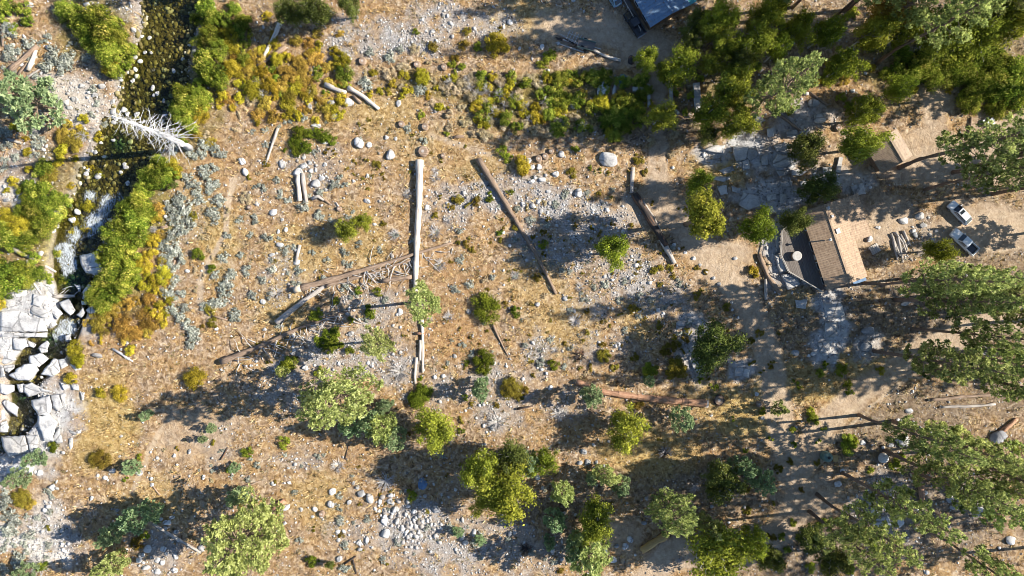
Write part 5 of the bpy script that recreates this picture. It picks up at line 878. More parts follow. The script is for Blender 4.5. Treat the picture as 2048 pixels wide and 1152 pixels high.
# tall pines, by their feet; several unseen past top and right, added for shade
for x, y, h, r, m_, lb in [(1492, 228, 33, 6.0, 'pine', 'big green pine leaning up over the wood above pale bedrock'), (1752, 128, 42, 5.0, 'pine', None), (1512, 42, 40, 4.6, 'pine', None), (1655, 45, 42, 4.6, 'pine', None), (1690, 22, 42, 4.6, 'pine', None), (1798, 336, 40, 5.6, 'pine', 'tall pine with a long dark trunk leaning right past the shed'), (1850, 380, 36, 4.6, 'pine', None), (1955, 332, 38, 5.0, 'pine', None),
    (1728, 566, 40, 4.6, 'pine', None), (1800, 558, 36, 4.0, 'pine', None), (1826, 657, 42, 4.4, 'pine', 'tall pine with a bare pale-brown trunk leaning right'), (1790, 600, 34, 4.8, 'pine', None), (1870, 590, 38, 4.8, 'pine', None), (1748, 702, 38, 4.8, 'pine', 'tall pine with a long flat crown below the grey board pile'), (1870, 740, 40, 4.8, 'pine', None), (1718, 830, 36, 4.8, 'pine', None), (1785, 842, 38, 5.0, 'pine', None), (1880, 900, 38, 4.8, 'pine', None),
    (1684, 945, 36, 4.8, 'pine', 'tall pine with a long crown pointing to the lower right corner'), (1634, 988, 34, 4.8, 'pine', None), (1618, 1022, 31, 4.6, 'pine', None), (1850, 1060, 36, 4.6, 'pine', None), (1960, 960, 38, 5, 'pine', None), (1980, 700, 38, 5, 'pine', None), (2060, 640, 40, 5, 'pine', None), (2100, 335, 38, 5, 'pine', None), (2080, 180, 38, 5, 'pine', None), (1900, 70, 36, 4.6, 'pine', None), (2100, 980, 38, 5, 'pine', None), (2130, 610, 40, 5, 'pine', None), (2150, 690, 40, 5, 'pine', None), (2130, 930, 38, 5, 'pine', None), (2170, 1010, 40, 5, 'pine', None), (2140, 330, 38, 5, 'pine', None), (2180, 560, 40, 5, 'pine', None), (2200, 720, 40, 5, 'pine', None), (2170, 360, 40, 5, 'pine', None), (1768, 900, 36, 4.8, 'pine', None), (1835, 945, 36, 4.8, 'pine', None), (1935, 885, 36, 4.8, 'pine', None), (1840, 62, 36, 4.8, 'pine', None), (1950, 25, 36, 4.8, 'pine', None), (1725, 78, 34, 4.4, 'pine', None), (1585, 15, 36, 4.6, 'pine', None), (1905, 345, 36, 4.8, 'pine', None), (1985, 388, 36, 4.6, 'pine', None), (1840, 700, 34, 4.6, 'pine', None), (1930, 620, 36, 4.8, 'pine', None), (1440, -30, 34, 5, 'pine', None), (1570, -18, 36, 5, 'pine', None), (1560, -60, 36, 5, 'pine', None), (1420, -70, 34, 5, 'pine', None), (1250, -90, 32, 5, 'pine', None), (1000, -60, 26, 5, 'pine', None), (860, -70, 26, 5, 'pine', None), (640, -50, 24, 5, 'pine', None), (1480, -20, 30, 4.6, 'pine', None), (470, -40, 24, 5, 'pine', None), (130, -60, 26, 5, 'pine', None), (2100, 1090, 36, 5, 'pine', None), (700, 1230, 24, 5, 'pine', None), (1100, 1240, 24, 5, 'pine', None), (300, 1230, 24, 5, 'pine', None), (60, 1200, 20, 5, 'pine', None)]:
    tree('tall', x, y, h, r * .76, m_, lb)
# bleached standing snag over the stream
def snag(px, py, h, tr, label, n=150):
    root = empty('dead_tree', G(px, py, -.2)); r = np.random.default_rng(5); mb = MB(); zs = np.linspace(0, h, 14)
    mb.tube([(.25 * math.sin(z * .2), .2 * math.sin(z * .13), z) for z in zs], [tr * (1 - z / h) ** .8 + .03 for z in zs], 9, True, .08); mb.build('trunk', M['snag'], root, True)
    for g in range(n):
        u = .22 + .77 * (g / n); z = h * u; a = r.random() * 6.283; L = (1 - u) ** .7 * 5.0 * r.uniform(.2, 1.15) * min(1, .3 + u * 2.5) + .4
        p0 = np.array([.25 * math.sin(z * .2), .2 * math.sin(z * .13), z]); d = np.array([math.cos(a), math.sin(a), r.uniform(-.45, .3)]); p1 = p0 + d * L * .5 + (0, 0, .05 * L); p2 = p0 + d * L + (r.normal(0, .3), r.normal(0, .3), -.28 * L)
        b = MB(); b.tube([p0, p1, p2], [.055, .04, .02], 4, False)
        for j in range(3):
            q = p1 + (p2 - p1) * r.random(); e = q + d * L * .25 + r.normal(0, .28, 3) * (1, 1, .7) * max(.6, L * .3); b.tube([q, e], [.028, .012], 3, False)
        b.build('branch', M['snag'], root)
    return tag(root, label, 'tree')
snag(381, 297, 26, .68, 'bleached white dead tree with dense bare branches over the stream')
# ------------------------------------------------------------------ buildings
def m_roof(name, cols, streak=.5):
    m, nt, out = mat_new(name); v = ocoord(nt, (1, 1, 1)); n = noise(nt, 1.6, 5, .65, v); s = noise(nt, 1.0, 4, .6, ocoord(nt, (.35, 4, 1)))
    c = ramp(nt, n, [(.3 + .4 * i / (len(cols) - 1), q) for i, q in enumerate(cols)]); c = mix(nt, .45, c, ramp(nt, s, [(.3, cols[0]), (.7, cols[-1])])); lit = noise(nt, 2.4, 6, .75, v, .8); c = mix(nt, ramp(nt, lit, [(.54, (0, 0, 0)), (.66, (.8, .8, .8))]), c, (.16, .095, .05)); principled(nt, out, c, .7, n, .15, .03, 0, .3); return m
M['roof_brown'] = m_roof('roof_brown', [(.19, .13, .085), (.34, .235, .155), (.46, .335, .22)]); M['roof_shed'] = m_roof('roof_shed', [(.18, .13, .09), (.30, .22, .15), (.40, .30, .21)]); M['roof_blue'] = m_roof('roof_blue', [(.08, .15, .25), (.12, .20, .31), (.18, .27, .37)])
M['teal'] = m_roof('teal', [(.05, .28, .30), (.12, .42, .42)]); M['wall_wood'] = m_noise('wall_wood', [(.14, .09, .06), (.26, .17, .11)], 3, .85, .3, (4, 4, .4)); M['deck'] = m_noise('deck', [(.10, .085, .075), (.19, .165, .145)], 3, .85, .3, (.4, 4, 4)); M['rail'] = m_noise('rail', [(.34, .31, .27), (.48, .44, .39)], 4, .8, .2)
M['white'] = m_flat('white', (.60, .60, .58), .5); M['metal'] = m_flat('metal', (.45, .46, .47), .4, .6); M['glass'] = m_flat('glass', (.015, .02, .028), .06, 0, .8, .05); M['rubber'] = m_flat('rubber', (.02, .02, .02), .8); M['black'] = m_flat('black', (.012, .012, .014), .25, 0, .6); M['concrete'] = m_noise('concrete', [(.36, .34, .31), (.54, .52, .49)], 2, .9, .4)
M['car_white'] = m_flat('car_white', (.68, .70, .71), .22, 0, .6, .03); M['car_blue'] = m_flat('car_blue', (.22, .34, .42), .25, .2, .6, .05); M['car_black'] = m_flat('car_black', (.014, .016, .02), .2, .1, .6, .05); M['lamp'] = m_flat('lamp', (.6, .6, .58), .15); M['lamp_red'] = m_flat('lamp_red', (.35, .02, .02), .2); M['tank'] = m_noise('tank', [(.10, .16, .13), (.17, .24, .20)], 2, .5, .1); M['tarp_blue'] = m_noise('tarp_blue', [(.07, .13, .24), (.16, .25, .36)], 2, .6, .6); M['window'] = M['glass']
def slope(root, name, x0, x1, ye, yr, ze, zr, mat, pitch=.42, thick=.14, ribs=True):
    """one roof slope: sheets laid from eave (ye, ze) to ridge (yr, zr), with raised ribs running down the slope"""
    o = None; sl = Vector((0, yr - ye, zr - ze)); nrm = Vector((0, -(zr - ze), (yr - ye))).normalized()
    if nrm.z < 0: nrm = -nrm
    L = x1 - x0; n = max(2, int(L / 2.4)); g = .012
    for i in range(n):
        a, b = x0 + L * i / n + g, x0 + L * (i + 1) / n - g; mb = MB(); q = [Vector((a, ye, ze)), Vector((b, ye, ze)), Vector((b, yr, zr)), Vector((a, yr, zr))]
        mb.add([p - nrm * thick for p in q] + q, [(0, 3, 2, 1), (4, 5, 6, 7), (0, 1, 5, 4), (1, 2, 6, 5), (2, 3, 7, 6), (3, 0, 4, 7)])
        x = a + pitch / 2
        while ribs and x < b - .04:
            w = .07; e = nrm * .035; r0 = Vector((x, ye, ze)) + nrm * .003; r1 = Vector((x, yr, zr)) + nrm * .003; d = Vector((w, 0, 0))
            mb.add([r0 - d, r0 + d, r1 + d, r1 - d, r0 - d * .5 + e, r0 + d * .5 + e, r1 + d * .5 + e, r1 - d * .5 + e], [(4, 5, 6, 7), (0, 1, 5, 4), (1, 2, 6, 5), (2, 3, 7, 6), (3, 0, 4, 7)]); x += pitch
        c = mb.build('roof_panel', M[mat], root); o = o or c
    return o
def windows(root, spots):
    for (x, y, z, w, h, ax) in spots:
        d = (w, .06, h) if ax == 'x' else (.06, w, h); f = MB().box((x, y, z), d).build('window', M['glass'], root); b = .09
        fr = MB()
        for s in (-1, 1):
            if ax == 'x': fr.box((x + s * (w / 2 + b / 2), y, z), (b, .10, h + 2 * b)); fr.box((x, y, z + s * (h / 2 + b / 2)), (w, .10, b))
            else: fr.box((x, y + s * (w / 2 + b / 2), z), (.10, b, h + 2 * b)); fr.box((x, y, z + s * (h / 2 + b / 2)), (.10, w, b))
        fr.build('frame', M['white'], f)
# house: local x runs down the ridge, local y towards the left eave
zE, zR_ = 3.0, 4.3
def solve(px, py, z): return Vector(W(px, py, z))
e0, e1 = solve(1601.5, 424, zE), solve(1653.6, 580.5, zE); axd = (e1 - e0); hl = axd.length; ha = math.atan2(axd.y, axd.x)
lx = Vector((math.cos(ha), math.sin(ha), 0)); ly = Vector((-lx.y, lx.x, 0))        # ly points to the right eave (image right)
Wd = 8.2
hg = float(ground_z(1665, 490)); hx = empty('house', (e0.x, e0.y, hg), ha)
zE -= hg; zR_ -= hg
MB().box((hl / 2, Wd / 2, zE / 2 - .3), (hl - 1.0, Wd - 1.0, zE + .4)).build('wall', M['wall_wood'], hx)
gab = MB()
for x in (.55, hl - .55): gab.add([(x - .05, .55, zE - .2), (x - .05, Wd - .55, zE - .2), (x - .05, Wd / 2, zR_ - .35), (x + .05, .55, zE - .2), (x + .05, Wd - .55, zE - .2), (x + .05, Wd / 2, zR_ - .35)], [(0, 1, 2), (5, 4, 3), (0, 3, 4, 1), (1, 4, 5, 2), (2, 5, 3, 0)])
gab.build('gable', M['wall_wood'], hx)
slope(hx, 'roof', 0, hl, 0, Wd / 2 - .06, zE, zR_, 'roof_brown'); slope(hx, 'roof', 0, hl, Wd, Wd / 2 + .06, zE, zR_, 'roof_brown')
MB().box((hl / 2, Wd / 2, zR_ + .05), (hl + .1, .32, .10)).build('ridge_cap', M['roof_brown'], hx)
slope(hx, 'roof', .1, 8.6, Wd + 3.6, Wd - .05, zE - .7, zE - .08, 'roof_brown'); MB().box((4.3, Wd + 1.4, (zE - .8) / 2 - .3), (7.8, 3.4, zE - .7)).build('wing', M['wall_wood'], hx)
pv = MB(); pv.tube([(6.6, 2.6, zE + 1.0), (6.6, 2.6, zR_ + 1.0)], [.13, .13], 10); pp = pv.build('vent_pipe', M['metal'], hx, True); MB().tube([(6.6, 2.6, zR_ + 1.0), (6.6, 2.6, zR_ + 1.12), (6.6, 2.6, zR_ + 1.3)], [.26, .26, .05], 10).build('cap', M['white'], pp)
MB().box((5.6, 5.0, zR_ - .15), (.9, .7, .5)).build('roof_vent', M['white'], hx); MB().box((.9, 4.4, zR_ + .2), (.6, .5, .9)).build('chimney', M['concrete'], hx); MB().box((2.6, 4.9, zR_ - .2), (.5, .4, .5)).build('roof_vent', M['white'], hx)
MB().box((hl + .2, Wd - 1.5, zE - .4), (.9, 2.6, .12)).build('porch_roof', M['tarp_blue'], hx)
windows(hx, [(3.0, .46, 1.7, 1.4, 1.2, 'x'), (7.0, .46, 1.7, 1.8, 1.2, 'x'), (11.0, .46, 1.7, 1.4, 1.2, 'x'), (14.0, .46, 1.7, 1.2, 1.2, 'x'), (11, Wd - .46, 1.7, 1.4, 1.2, 'x'), (14, Wd - .46, 1.7, 1.4, 1.2, 'x')])
dr = MB().box((9.2, .46, 1.1), (.95, .08, 2.1)).build('door', M['rail'], hx); MB().box((9.55, .38, 1.1), (.08, .08, .08)).build('handle', M['metal'], dr)
tag(hx, 'brown ribbed-roof house with a deck, beside the dirt parking area', 'house')
# deck on the left flank: its outer corner runs out to a point
dz = 1.0; dp = [(0.6, .38), (hl - .2, .38), (hl + .1, -.5), (hl - 5.6, -5.4), (hl - 9.2, -5.8), (2.2, -4.0)]
def clip_board(y):      # span of the deck outline at local y
    xs = []
    for a, b in zip(dp, dp[1:] + dp[:1]):
        if (a[1] - y) * (b[1] - y) < 0: xs.append(a[0] + (b[0] - a[0]) * (y - a[1]) / (b[1] - a[1]))
    return (min(xs), max(xs)) if len(xs) >= 2 else None
dk = MB(); y = -5.7
dkr = None
while y < .3:
    s = clip_board(y)
    if s and s[1] - s[0] > .3: MB().box(((s[0] + s[1]) / 2, y, dz), (s[1] - s[0], .275, .06)).build('deck_board', M['deck'], hx)
    y += .30
for a, b in list(zip(dp, dp[1:]))[2:] + [(dp[5], dp[0])]:
    p, q = Vector((*a, dz)), Vector((*b, dz)); n = max(1, int((q - p).length / 1.6)); up = Vector((0, 0, 1.0))
    for i in range(n + 1): t = p + (q - p) * i / n; MB().box((t.x, t.y, dz + .5 - .4), (.12, .12, 1.8)).build('railing_post', M['rail'], hx)
    MB().tube([p + up, q + up], [.10, .10], 5).build('railing', M['rail'], hx); MB().tube([p + up * .5, q + up * .5], [.05, .05], 4).build('railing', M['rail'], hx)
def on_house(x, y, z): c = Matrix.Translation((e0.x, e0.y, hg)) @ Matrix.Rotation(ha, 4, 'Z') @ Vector((x, y, z)); return c
def hot_tub():
    p = solve(1592, 512, hg + dz + .4); root = empty('hot_tub', (p.x, p.y, hg + dz + .03)); MB().tube([(0, 0, 0), (0, 0, .82)], [.86, .88], 24).build('tub', M['wall_wood'], root); lid = MB().tube([(0, 0, .84), (0, 0, .93), (0, 0, .97)], [.92, .92, .8], 24).build('cover', M['concrete'], root, False); MB().box((0, 0, .985), (1.9, .06, .02)).build('seam', M['rail'], lid); tag(root, 'round hot tub with a white cover on the shaded deck', 'hot tub')
hot_tub()
# shed
sg_ = float(ground_z(1785, 300)); s0, s1 = solve(1748, 301, 2.2), solve(1764, 332, 2.2); ax2 = solve(1806.8, 321, 3.6) - solve(1776.8, 270.4, 3.6); sa = math.atan2(ax2.y, ax2.x); sl_ = ax2.length
rc = solve(1776.8, 270.4, 3.6); sx = empty('shed', (rc.x, rc.y, sg_), sa); zr, ze = 3.6 - sg_, 2.3 - sg_; 
slope(sx, 'roof', -.2, sl_ + .2, -4.0, -.05, ze - .3, zr, 'roof_shed', .30); slope(sx, 'roof', -.2, sl_ + .2, 2.6, .05, ze + .35, zr, 'roof_shed', 9, ribs=False); MB().box((sl_ / 2, 0, zr + .04), (sl_ + .5, .5, .09)).build('ridge_cap', M['roof_shed'], sx)
MB().box((sl_ / 2, -.8, (ze - .3) / 2 - .3), (sl_ - .6, 5.6, ze + .2)).build('wall', M['wall_wood'], sx); d_ = MB().box((sl_ - .27, -1, 1.0), (.08, 1.2, 1.9)).build('door', M['rail'], sx); MB().box((sl_ - .20, -.6, 1.0), (.06, .06, .2)).build('handle', M['metal'], d_)
tag(sx, 'small shed with a ribbed tan roof beside the dirt yard', 'shed')
# blue-roofed house at the top edge
bg_ = float(ground_z(1320, 10)); b0 = solve(1262, -14, 2.6); b1 = solve(1302, 57, 2.6); bd = b1 - b0; ba = math.atan2(bd.y, bd.x); bx = empty('house', (b0.x, b0.y, bg_), ba); bl = bd.length
slope(bx, 'roof', -6, bl - .2, .0, 4.4, 2.6 - bg_, 3.9 - bg_, 'roof_blue', 1.2); slope(bx, 'roof', -6, bl - .2, 8.8, 4.4, 2.6 - bg_, 3.9 - bg_, 'roof_blue', 1.2); MB().box((bl / 2 - 3, 4.4, 1.2), (bl + 5, 7.9, 2.6)).build('wall', M['wall_wood'], bx); MB().box((bl / 2 - 3.1, 4.4, 3.96 - bg_), (bl + 5.8, .4, .09)).build('ridge_cap', M['roof_blue'], bx)
for i in range(4): MB().box((bl / 2 - 3, -.35 - .3 * i, .6), (bl + 5.4, .27, .06)).build('deck_board', M['deck'], bx)
for i in range(7): MB().box((bl - 1 - i * 1.7, -1.4, .8), (.1, .1, 1.4)).build('railing_post', M['rail'], bx)
MB().tube([(bl - 1, -1.4, 1.5), (bl - 11.2, -1.4, 1.5)], [.06, .06], 5).build('railing', M['rail'], bx); windows(bx, [(2, .40, 1.5, 1.4, 1.0, 'x'), (5, .40, 1.5, 1.4, 1.0, 'x')])
tag(bx, 'house with a blue metal roof cut off by the top edge', 'house')
tx = empty('lean_to', G(1366, 4), ba); MB().box((0, 0, 2.1), (3.4, 3.0, .08)).build('roof', M['teal'], tx); [MB().box((a, b, 1.0), (.12, .12, 2.1)).build('post', M['rail'], tx) for a in (-1.5, 1.5) for b in (-1.3, 1.3)]; tag(tx, 'teal sheet roof lean-to beside the blue-roofed house', 'lean-to')

# ------------------------------------------------------------------ vehicles: local x forward
def wheel(root, x, y, r=.36):
    w = MB().tube([(x, y - .12, r), (x, y + .12, r)], [r, r], 14).build('wheel', M['rubber'], root); MB().tube([(x, y - .13, r), (x, y + .13, r)], [r * .58, r * .58], 10).build('rim', M['metal'], w)
def loft(sec, name, mat, root, smooth=False):
    """sections along x: (x, half width, z bottom, z top, top half width)"""
    v = []; f = []
    for x, hw, zb, zt, tw in sec: v += [(x, -hw * .94, zb), (x, -hw, zb + (zt - zb) * .45), (x, -tw, zt - .05), (x, -tw * .86, zt), (x, tw * .86, zt), (x, tw, zt - .05), (x, hw, zb + (zt - zb) * .45), (x, hw * .94, zb)]
    for i in range(len(sec) - 1):
        for k in range(8): q = (k + 1) % 8; f.append((i * 8 + k, (i + 1) * 8 + k, (i + 1) * 8 + q, i * 8 + q))
    f += [tuple(range(8)), tuple(range(len(v) - 1, len(v) - 9, -1))]
    return MB().add(v, f).build(name, M[mat], root, smooth)
def quad(root, name, mat, q, parent=None):
    q = [Vector(p) for p in q]; n = (q[1] - q[0]).cross(q[2] - q[0]).normalized() * .03
    return MB().add([p - n for p in q] + [p + n for p in q], [(0, 3, 2, 1), (4, 5, 6, 7), (0, 1, 5, 4), (1, 2, 6, 5), (2, 3, 7, 6), (3, 0, 4, 7)]).build(name, M[mat], root)
def car(px0, py0, px1, py1, kind, paint, label, cat, name):
    """from nose to tail in plan"""
    a, b = G(px0, py0), G(px1, py1); c = (a + b) / 2; ang = math.atan2((a - b).y, (a - b).x); L = (a - b).xy.length; root = empty(name, (c.x, c.y, min(a.z, b.z) + .02), ang)
    h = L / 2; w = .98; s = L / 5.5
    if kind == 'pickup':
        loft([(h, w * .80, .45, .80, w * .72), (h - .15, w * .95, .38, 1.02, w * .88), (h - 1.4 * s, w, .36, 1.14, w * .92), (h - 1.55 * s, w, .36, 1.16, w * .93), (-h + 1.9 * s, w, .36, 1.14, w * .95)], 'body', paint, root)
        loft([(h - 1.45 * s, w * .92, 1.08, 1.16, w * .86), (h - 2.1 * s, w * .92, 1.08, 1.84, w * .76), (h - 3.2 * s, w * .92, 1.08, 1.86, w * .76), (h - 3.55 * s, w * .92, 1.08, 1.70, w * .78)], 'cab', paint, root)
        quad(root, 'windshield', 'glass', [(h - 1.50 * s, -w * .80, 1.24), (h - 1.50 * s, w * .80, 1.24), (h - 2.06 * s, w * .68, 1.82), (h - 2.06 * s, -w * .68, 1.82)]); quad(root, 'rear_window', 'glass', [(h - 3.60 * s, -w * .68, 1.30), (h - 3.60 * s, w * .68, 1.30), (h - 3.40 * s, w * .62, 1.74), (h - 3.40 * s, -w * .62, 1.74)])
        for t in (-1, 1): quad(root, 'side_window', 'glass', [(h - 1.75 * s, t * w * .915, 1.24), (h - 3.3 * s, t * w * .915, 1.24), (h - 3.2 * s, t * w * .80, 1.74), (h - 2.2 * s, t * w * .80, 1.74)])
        x1, x0 = -h + 1.9 * s, -h; MB().box(((x0 + x1) / 2, 0, .62), (x1 - x0, w * 1.8, .10)).build('bed_floor', M['black'], root)
        for t in (-1, 1): MB().box(((x0 + x1) / 2, t * (w - .06), .80), (x1 - x0, .12, .72)).build('bed_side', M[paint], root)
        tg = MB().box((x0 + .05, 0, .82), (.10, w * 1.9, .62)).build('tailgate', M[paint], root); MB().box((x0 - .02, 0, 1.0), (.05, .3, .06)).build('handle', M['black'], tg); MB().box((x0 - .08, 0, .48), (.16, w * 1.9, .16)).build('bumper', M['metal'], root)
    else:
        loft([(h, w * .76, .45, .72, w * .66), (h - .15, w * .92, .36, .92, w * .82), (h - 1.25 * s, w * .97, .34, 1.08, w * .88), (-h + .2, w * .96, .36, 1.12, w * .88), (-h, w * .86, .45, .98, w * .78)], 'body', paint, root)
        loft([(h - 1.2 * s, w * .88, 1.0, 1.08, w * .82), (h - 2.15 * s, w * .88, 1.0, 1.64, w * .70), (-h + .95 * s, w * .88, 1.0, 1.68, w * .70), (-h + .12, w * .86, 1.0, 1.20, w * .74)], 'cab', paint, root)
        quad(root, 'windshield', 'glass', [(h - 1.28 * s, -w * .78, 1.14), (h - 1.28 * s, w * .78, 1.14), (h - 2.12 * s, w * .62, 1.645), (h - 2.12 * s, -w * .62, 1.645)]); quad(root, 'rear_window', 'glass', [(-h + .20, -w * .66, 1.26), (-h + .20, w * .66, 1.26), (-h + .88 * s, w * .60, 1.685), (-h + .88 * s, -w * .60, 1.685)])
        MB().box((h - 2.75 * s, 0, 1.665), (.55, w * 1.05, .05)).build('sunroof', M['glass'], root)
        for t in (-1, 1):
            quad(root, 'side_window', 'glass', [(h - 1.6 * s, t * w * .875, 1.14), (-h + .6 * s, t * w * .875, 1.14), (-h + 1.0 * s, t * w * .74, 1.58), (h - 2.2 * s, t * w * .74, 1.58)]); MB().tube([(h - 2.3 * s, t * w * .60, 1.75), (-h + 1.1 * s, t * w * .60, 1.76)], [.03, .03], 5).build('roof_rail', M['metal'], root)
    for t in (-1, 1):
        wheel(root, h - .95 * s, t * (w - .10)); wheel(root, -h + 1.1 * s, t * (w - .10)); MB().box((h - .06, t * w * .62, .74), (.14, .36, .16)).build('headlight', M['lamp'], root); MB().box((-h + .02, t * w * .82, .86), (.10, .16, .28)).build('tail_light', M['lamp_red'], root); MB().box((h - 1.75 * s, t * (w + .12), 1.14), (.16, .26, .18)).build('mirror', M[paint], root)
    return tag(root, label, cat)
car(1896, 407, 1932, 446, 'suv', 'car_white', 'white car with a sunroof, upper of two parked on dirt', 'car', 'parked_car')
car(1900.5, 463, 1946, 505, 'pickup', 'car_white', 'white pickup with an open black bed, lower of two on dirt', 'pickup', 'pickup_truck')
car(1252, 27, 1282, 73, 'pickup', 'car_black', 'black pickup parked in shade beside the blue-roofed house', 'pickup', 'pickup_truck')
car(1208, -30, 1236, 15, 'suv', 'car_blue', 'light blue car with its tail just inside the top edge', 'car', 'parked_car')

# ------------------------------------------------------------------ small things
def piece(name, mb, mat, label, cat, loc, rz=0): o = mb.build(name, M[mat]); o.location = loc; o.rotation_euler = (0, 0, rz); return tag(o, label, cat)
t_ = empty('water_tank', G(1649, 911)); MB().tube([(0, 0, 0), (0, 0, 1.5), (0, 0, 1.75), (0, 0, 1.9)], [.95, .95, .8, .3], 24).build('tank', M['tank'], t_); MB().tube([(0, 0, 1.9), (0, 0, 2.0)], [.28, .28], 12).build('lid', M['black'], t_)
for z in (.4, .8, 1.2): MB().tube([(0, 0, z - .05), (0, 0, z + .05)], [.98, .98], 24).build('rib', M['tank'], t_)
tag(t_, 'round green water tank beside the dirt drive', 'tank'); bx_ = empty('pump_box', G(1667, 915)); MB().box((0, 0, .4), (.9, 1.1, .8)).build('case', M['wall_wood'], bx_); MB().box((0, 0, .84), (1.05, 1.25, .07)).build('lid', M['yellow_wood'], bx_); tag(bx_, 'tan wooden box right beside the green water tank', 'box')
def timber_heap(px0, py0, px1, py1, n, label, mats, L=6.0, spread=1.2):
    a, b = G(px0, py0), G(px1, py1); d = (b - a).normalized(); s = Vector((-d.y, d.x, 0))
    for i in range(n):
        c = (a + b) / 2 + s * R.uniform(-spread, spread) + d * R.uniform(-1, 1); l = L * R.uniform(.6, 1); e = d + s * R.uniform(-.15, .15); ang = math.atan2(e.y, e.x); o = empty('board', (c.x, c.y, (a.z + b.z) / 2 + .12 + .11 * (i % 4)), ang); MB().box((0, 0, 0), (l, R.uniform(.14, .3), .08)).build('plank', M[mats[i % len(mats)]], o); auto(o, label, 'board', CX + c.x * K, CY - c.y * K, label + 's')
timber_heap(1105, 72, 1170, 100, 9, 'weathered timber of the heap', ['grey', 'brown', 'char']); timber_heap(1960, 690, 1995, 710, 7, 'grey board of the shaded pile', ['grey', 'deck'], 5, 1.4)
dw = [(1782, 468, 1800, 512), (1790, 465, 1812, 505), (1800, 470, 1815, 500), (1786, 480, 1795, 520), (1806, 462, 1822, 492), (1795, 475, 1806, 525)]
for x0, y0, x1, y1 in dw: log([(x0, y0), ((x0 + x1) / 2 + R.uniform(-4, 4), (y0 + y1) / 2), (x1, y1)], 6, 3, 'grey', None, 'grey driftwood root', branches=2, blen=.8)
def wall_run(p0, p1, w, h, label, mat='concrete', name='retaining_wall'):
    a, b = G(*p0), G(*p1); c = (a + b) / 2; o = empty(name, (c.x, c.y, c.z - .3), math.atan2((b - a).y, (b - a).x)); L = (b - a).length; n = max(2, int(L / 1.2))
    for i in range(n): MB().box((-L / 2 + L * (i + .5) / n, 0, h / 2), (L / n - .03, w * R.uniform(.93, 1.05), h * R.uniform(.95, 1.05))).build('block', M[mat], o)
    o['kind'] = 'thing'; return tag(o, label, 'wall')
wall_run((1391, 168), (1396, 226), 1.2, 1.2, 'long low concrete wall standing upright in the upper wood'); wall_run((1264, 180), (1294, 182), .9, 1.1, 'short pale concrete wall above the willow thicket'); wall_run((1296, 170), (1297, 215), .6, .9, 'narrow stone kerb along the small dirt pad'); wall_run((1340, 165), (1343, 215), .6, .8, 'mossy stone kerb on the far side of the small dirt pad'); wall_run((1680, 315), (1674, 345), .8, .8, 'short grey block wall in bedrock above the house'); wall_run((1348, 218), (1358, 228), .5, .5, 'small concrete block by the stone kerb')
def tarp(px, py, r, label, mat='tarp_blue'):
    bm = bmesh.new(); bmesh.ops.create_icosphere(bm, subdivisions=3, radius=1.0); rr = np.random.default_rng(int(px)); f = rr.normal(0, 3, (4, 3))
    for v in bm.verts: k = 1 + .12 * sum(math.sin(v.co.dot(Vector(q)) * 1.3) for q in f) / 2; v.co = Vector((v.co.x * k, v.co.y * k, max(-.1, v.co.z * .5 * k)))
    me = bpy.data.meshes.new('tarp'); bm.to_mesh(me); bm.free(); o = obj('tarp_bundle', me, M[mat]); o.location = G(px, py); o.scale = (r / K, r / K * 1.4, r / K); tag(o, label, 'tarp')
tarp(845, 968, 9, 'crumpled blue tarp in the dappled shade of the big oak'); tarp(1225 + 20, 163, 10, 'blue tarp heap in the shade above the short concrete wall'); tarp(1262, 118 + 2, 7, 'dark rag bundle at the end of the pale pole', 'char')
def gear(px, py, rz, label):
    root = empty('farm_harrow', G(px, py), rz)
    for y in (-.5, .5): MB().box((0, y, .45), (4.2, .12, .12)).build('beam', M['rail'], root)
    for i in range(7): MB().box((-1.8 + .6 * i, .1, .45), (.09, 2.0, .09)).build('crossbar', M['metal'], root); MB().tube([(-1.8 + .6 * i, 1.0, .5), (-1.8 + .6 * i, 1.15, -.02)], [.05, .03], 5).build('tine', M['metal'], root)
    for y in (-.8, .8): MB().tube([(1.7, y - .1, .38), (1.7, y + .1, .38)], [.4, .4], 12).build('wheel', M['rubber'], root)
    tag(root, label, 'implement')
gear(1152, 80, math.radians(-25), 'grey metal frame with tines lying on the timber heap'); 
jk = empty('utility_trailer', G(1172, 92), math.radians(-15)); MB().box((0, 0, .6), (3.4, 1.7, .12)).build('bed', M['deck'], jk); [MB().box((0, s * .85, .85), (3.4, .06, .45)).build('side', M['tank'], jk) for s in (-1, 1)]; [MB().tube([(0, s * 1.0 - .1, .34), (0, s * 1.0 + .1, .34)], [.34, .34], 12).build('wheel', M['rubber'], jk) for s in (-1, 1)]; MB().box((2.3, 0, .5), (1.4, .1, .1)).build('drawbar', M['metal'], jk); tag(jk, 'low green-sided trailer at the end of the timber heap', 'trailer')
def planks(px, py, rz, label):
    root = empty('garden_steps', G(px, py), rz); [MB().box((i * .38, 0, .15 + .0 * i), (.30, 1.7, .12)).build('plank', M['rail'], root) for i in range(5)]; tag(root, label, 'steps')
planks(1742, 502, math.radians(30), 'plank steps in the yard right of the house')
def post_run(): 
    root = empty('picnic_table', G(1975, 245), .6); MB().box((0, 0, .74), (1.8, .8, .06)).build('top', M['metal'], root); [MB().box((0, s * .75, .44), (1.8, .28, .05)).build('bench', M['metal'], root) for s in (-1, 1)]; [MB().box((a, s * .4, .37), (.08, .08, .74)).build('leg', M['rail'], root) for a in (-.7, .7) for s in (-1, 1)]; tag(root, 'grey picnic table at the dirt yard under the pines', 'table')
post_run()

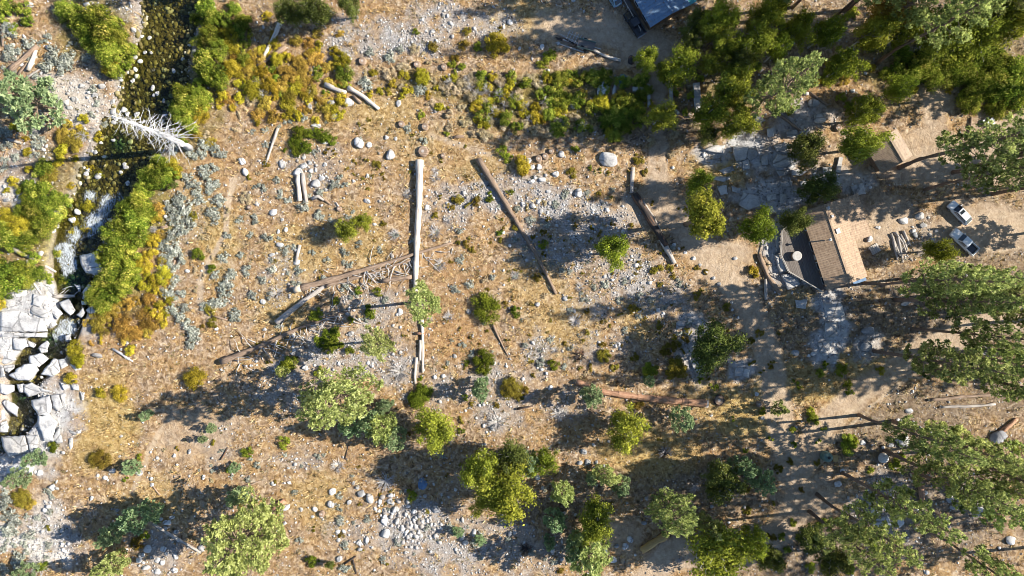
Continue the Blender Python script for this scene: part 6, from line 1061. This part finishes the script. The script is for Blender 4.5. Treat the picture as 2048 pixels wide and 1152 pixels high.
# ------------------------------------------------------------------ labels that single each thing out
LAND = [(1665, 490, 'the brown-roofed house'), (1785, 300, 'the small shed'), (1913, 425, 'the white car'), (1922, 485, 'the white pickup'), (1310, 15, 'the blue-roofed house'), (1268, 50, 'the black pickup'), (836, 450, 'the long pale log'), (1025, 440, 'the slanting brown log'), (1305, 450, 'the charred log'), (690, 550, 'the long split trunk'), (580, 668, 'the fringed fallen trunk'), (1290, 796, 'the red-barked log'), (1310, 1085, 'the yellow sawn log'), (310, 265, 'the white dead tree'), (50, 650, 'the flat granite ledge'), (95, 850, 'the tall granite shelf'), (130, 515, 'the small waterfall'), (1218, 318, 'the big domed boulder'), (1205, 179, 'the wedge-shaped boulder'), (820, 1038, 'the cobble heap'), (1649, 911, 'the green water tank'), (668, 800, 'the big pale pine'), (478, 1085, 'the biggest pale pine'), (1010, 980, 'the biggest oak'), (1430, 690, 'the dense dark oak'), (1418, 432, 'the tall bright oak'), (50, 1090, 'the white gravel track'), (1135, 85, 'the timber heap'), (993, 93, 'the round yellow bush'), (340, 40, 'the brown upper pool'), (1393, 198, 'the long concrete wall'), (1764, 916, 'the pale round rock'), (1975, 700, 'the grey board pile'), (1900, 668, 'the bare leaning trunk'), (970, 670, 'the big shrub pair'), (705, 452, 'the twin bush-like oak'), (1600, 110, 'the big leaning pine'), (48, 196, 'the left-edge pine'), (625, 285, 'the L-shaped dark hedge'), (425, 530, 'the pale footpath'), (380, 650, 'the orange brush'), (2000, 80, 'the upper right corner'), (1990, 1090, 'the lower right corner'), (1480, 290, 'the upper bedrock'), (1090, 1130, 'the bottom edge centre'), (260, 880, 'the straw-yellow grass patch'), (870, 855, 'the round oak'), (560, 165, 'the orange willows')]
ORD = ['', 'second', 'third', 'fourth', 'fifth', 'sixth', 'seventh', 'eighth', 'ninth', 'tenth', 'eleventh', 'twelfth', 'thirteenth', 'fourteenth', 'fifteenth', 'sixteenth', 'seventeenth', 'eighteenth', 'nineteenth', 'twentieth', 'twenty-first', 'twenty-second', 'twenty-third', 'twenty-fourth', 'twenty-fifth', 'twenty-sixth', 'twenty-seventh', 'twenty-eighth', 'twenty-ninth', 'thirtieth']
buckets = {}
for o, desc, x, y in THINGS:
    d, lx_, ly_, nm = min((math.hypot(x - a, y - b), a, b, c) for a, b, c in LAND)
    dx, dy = x - lx_, y - ly_; w = ('right of' if dx > 0 else 'left of') if abs(dx) > abs(dy) else ('below' if dy > 0 else 'above')
    buckets.setdefault((desc, w, nm), []).append((d, o.name, o))
for (desc, w, nm), lst in buckets.items():
    lst.sort(key=lambda q: q[0])
    for i, (d, _, o) in enumerate(lst):
        s = f'{desc} {w} {nm}'
        o['label'] = s if len(lst) == 1 else f'{s}, {"closest" if i == 0 else ORD[min(i, len(ORD) - 1)] + " closest"} to it'
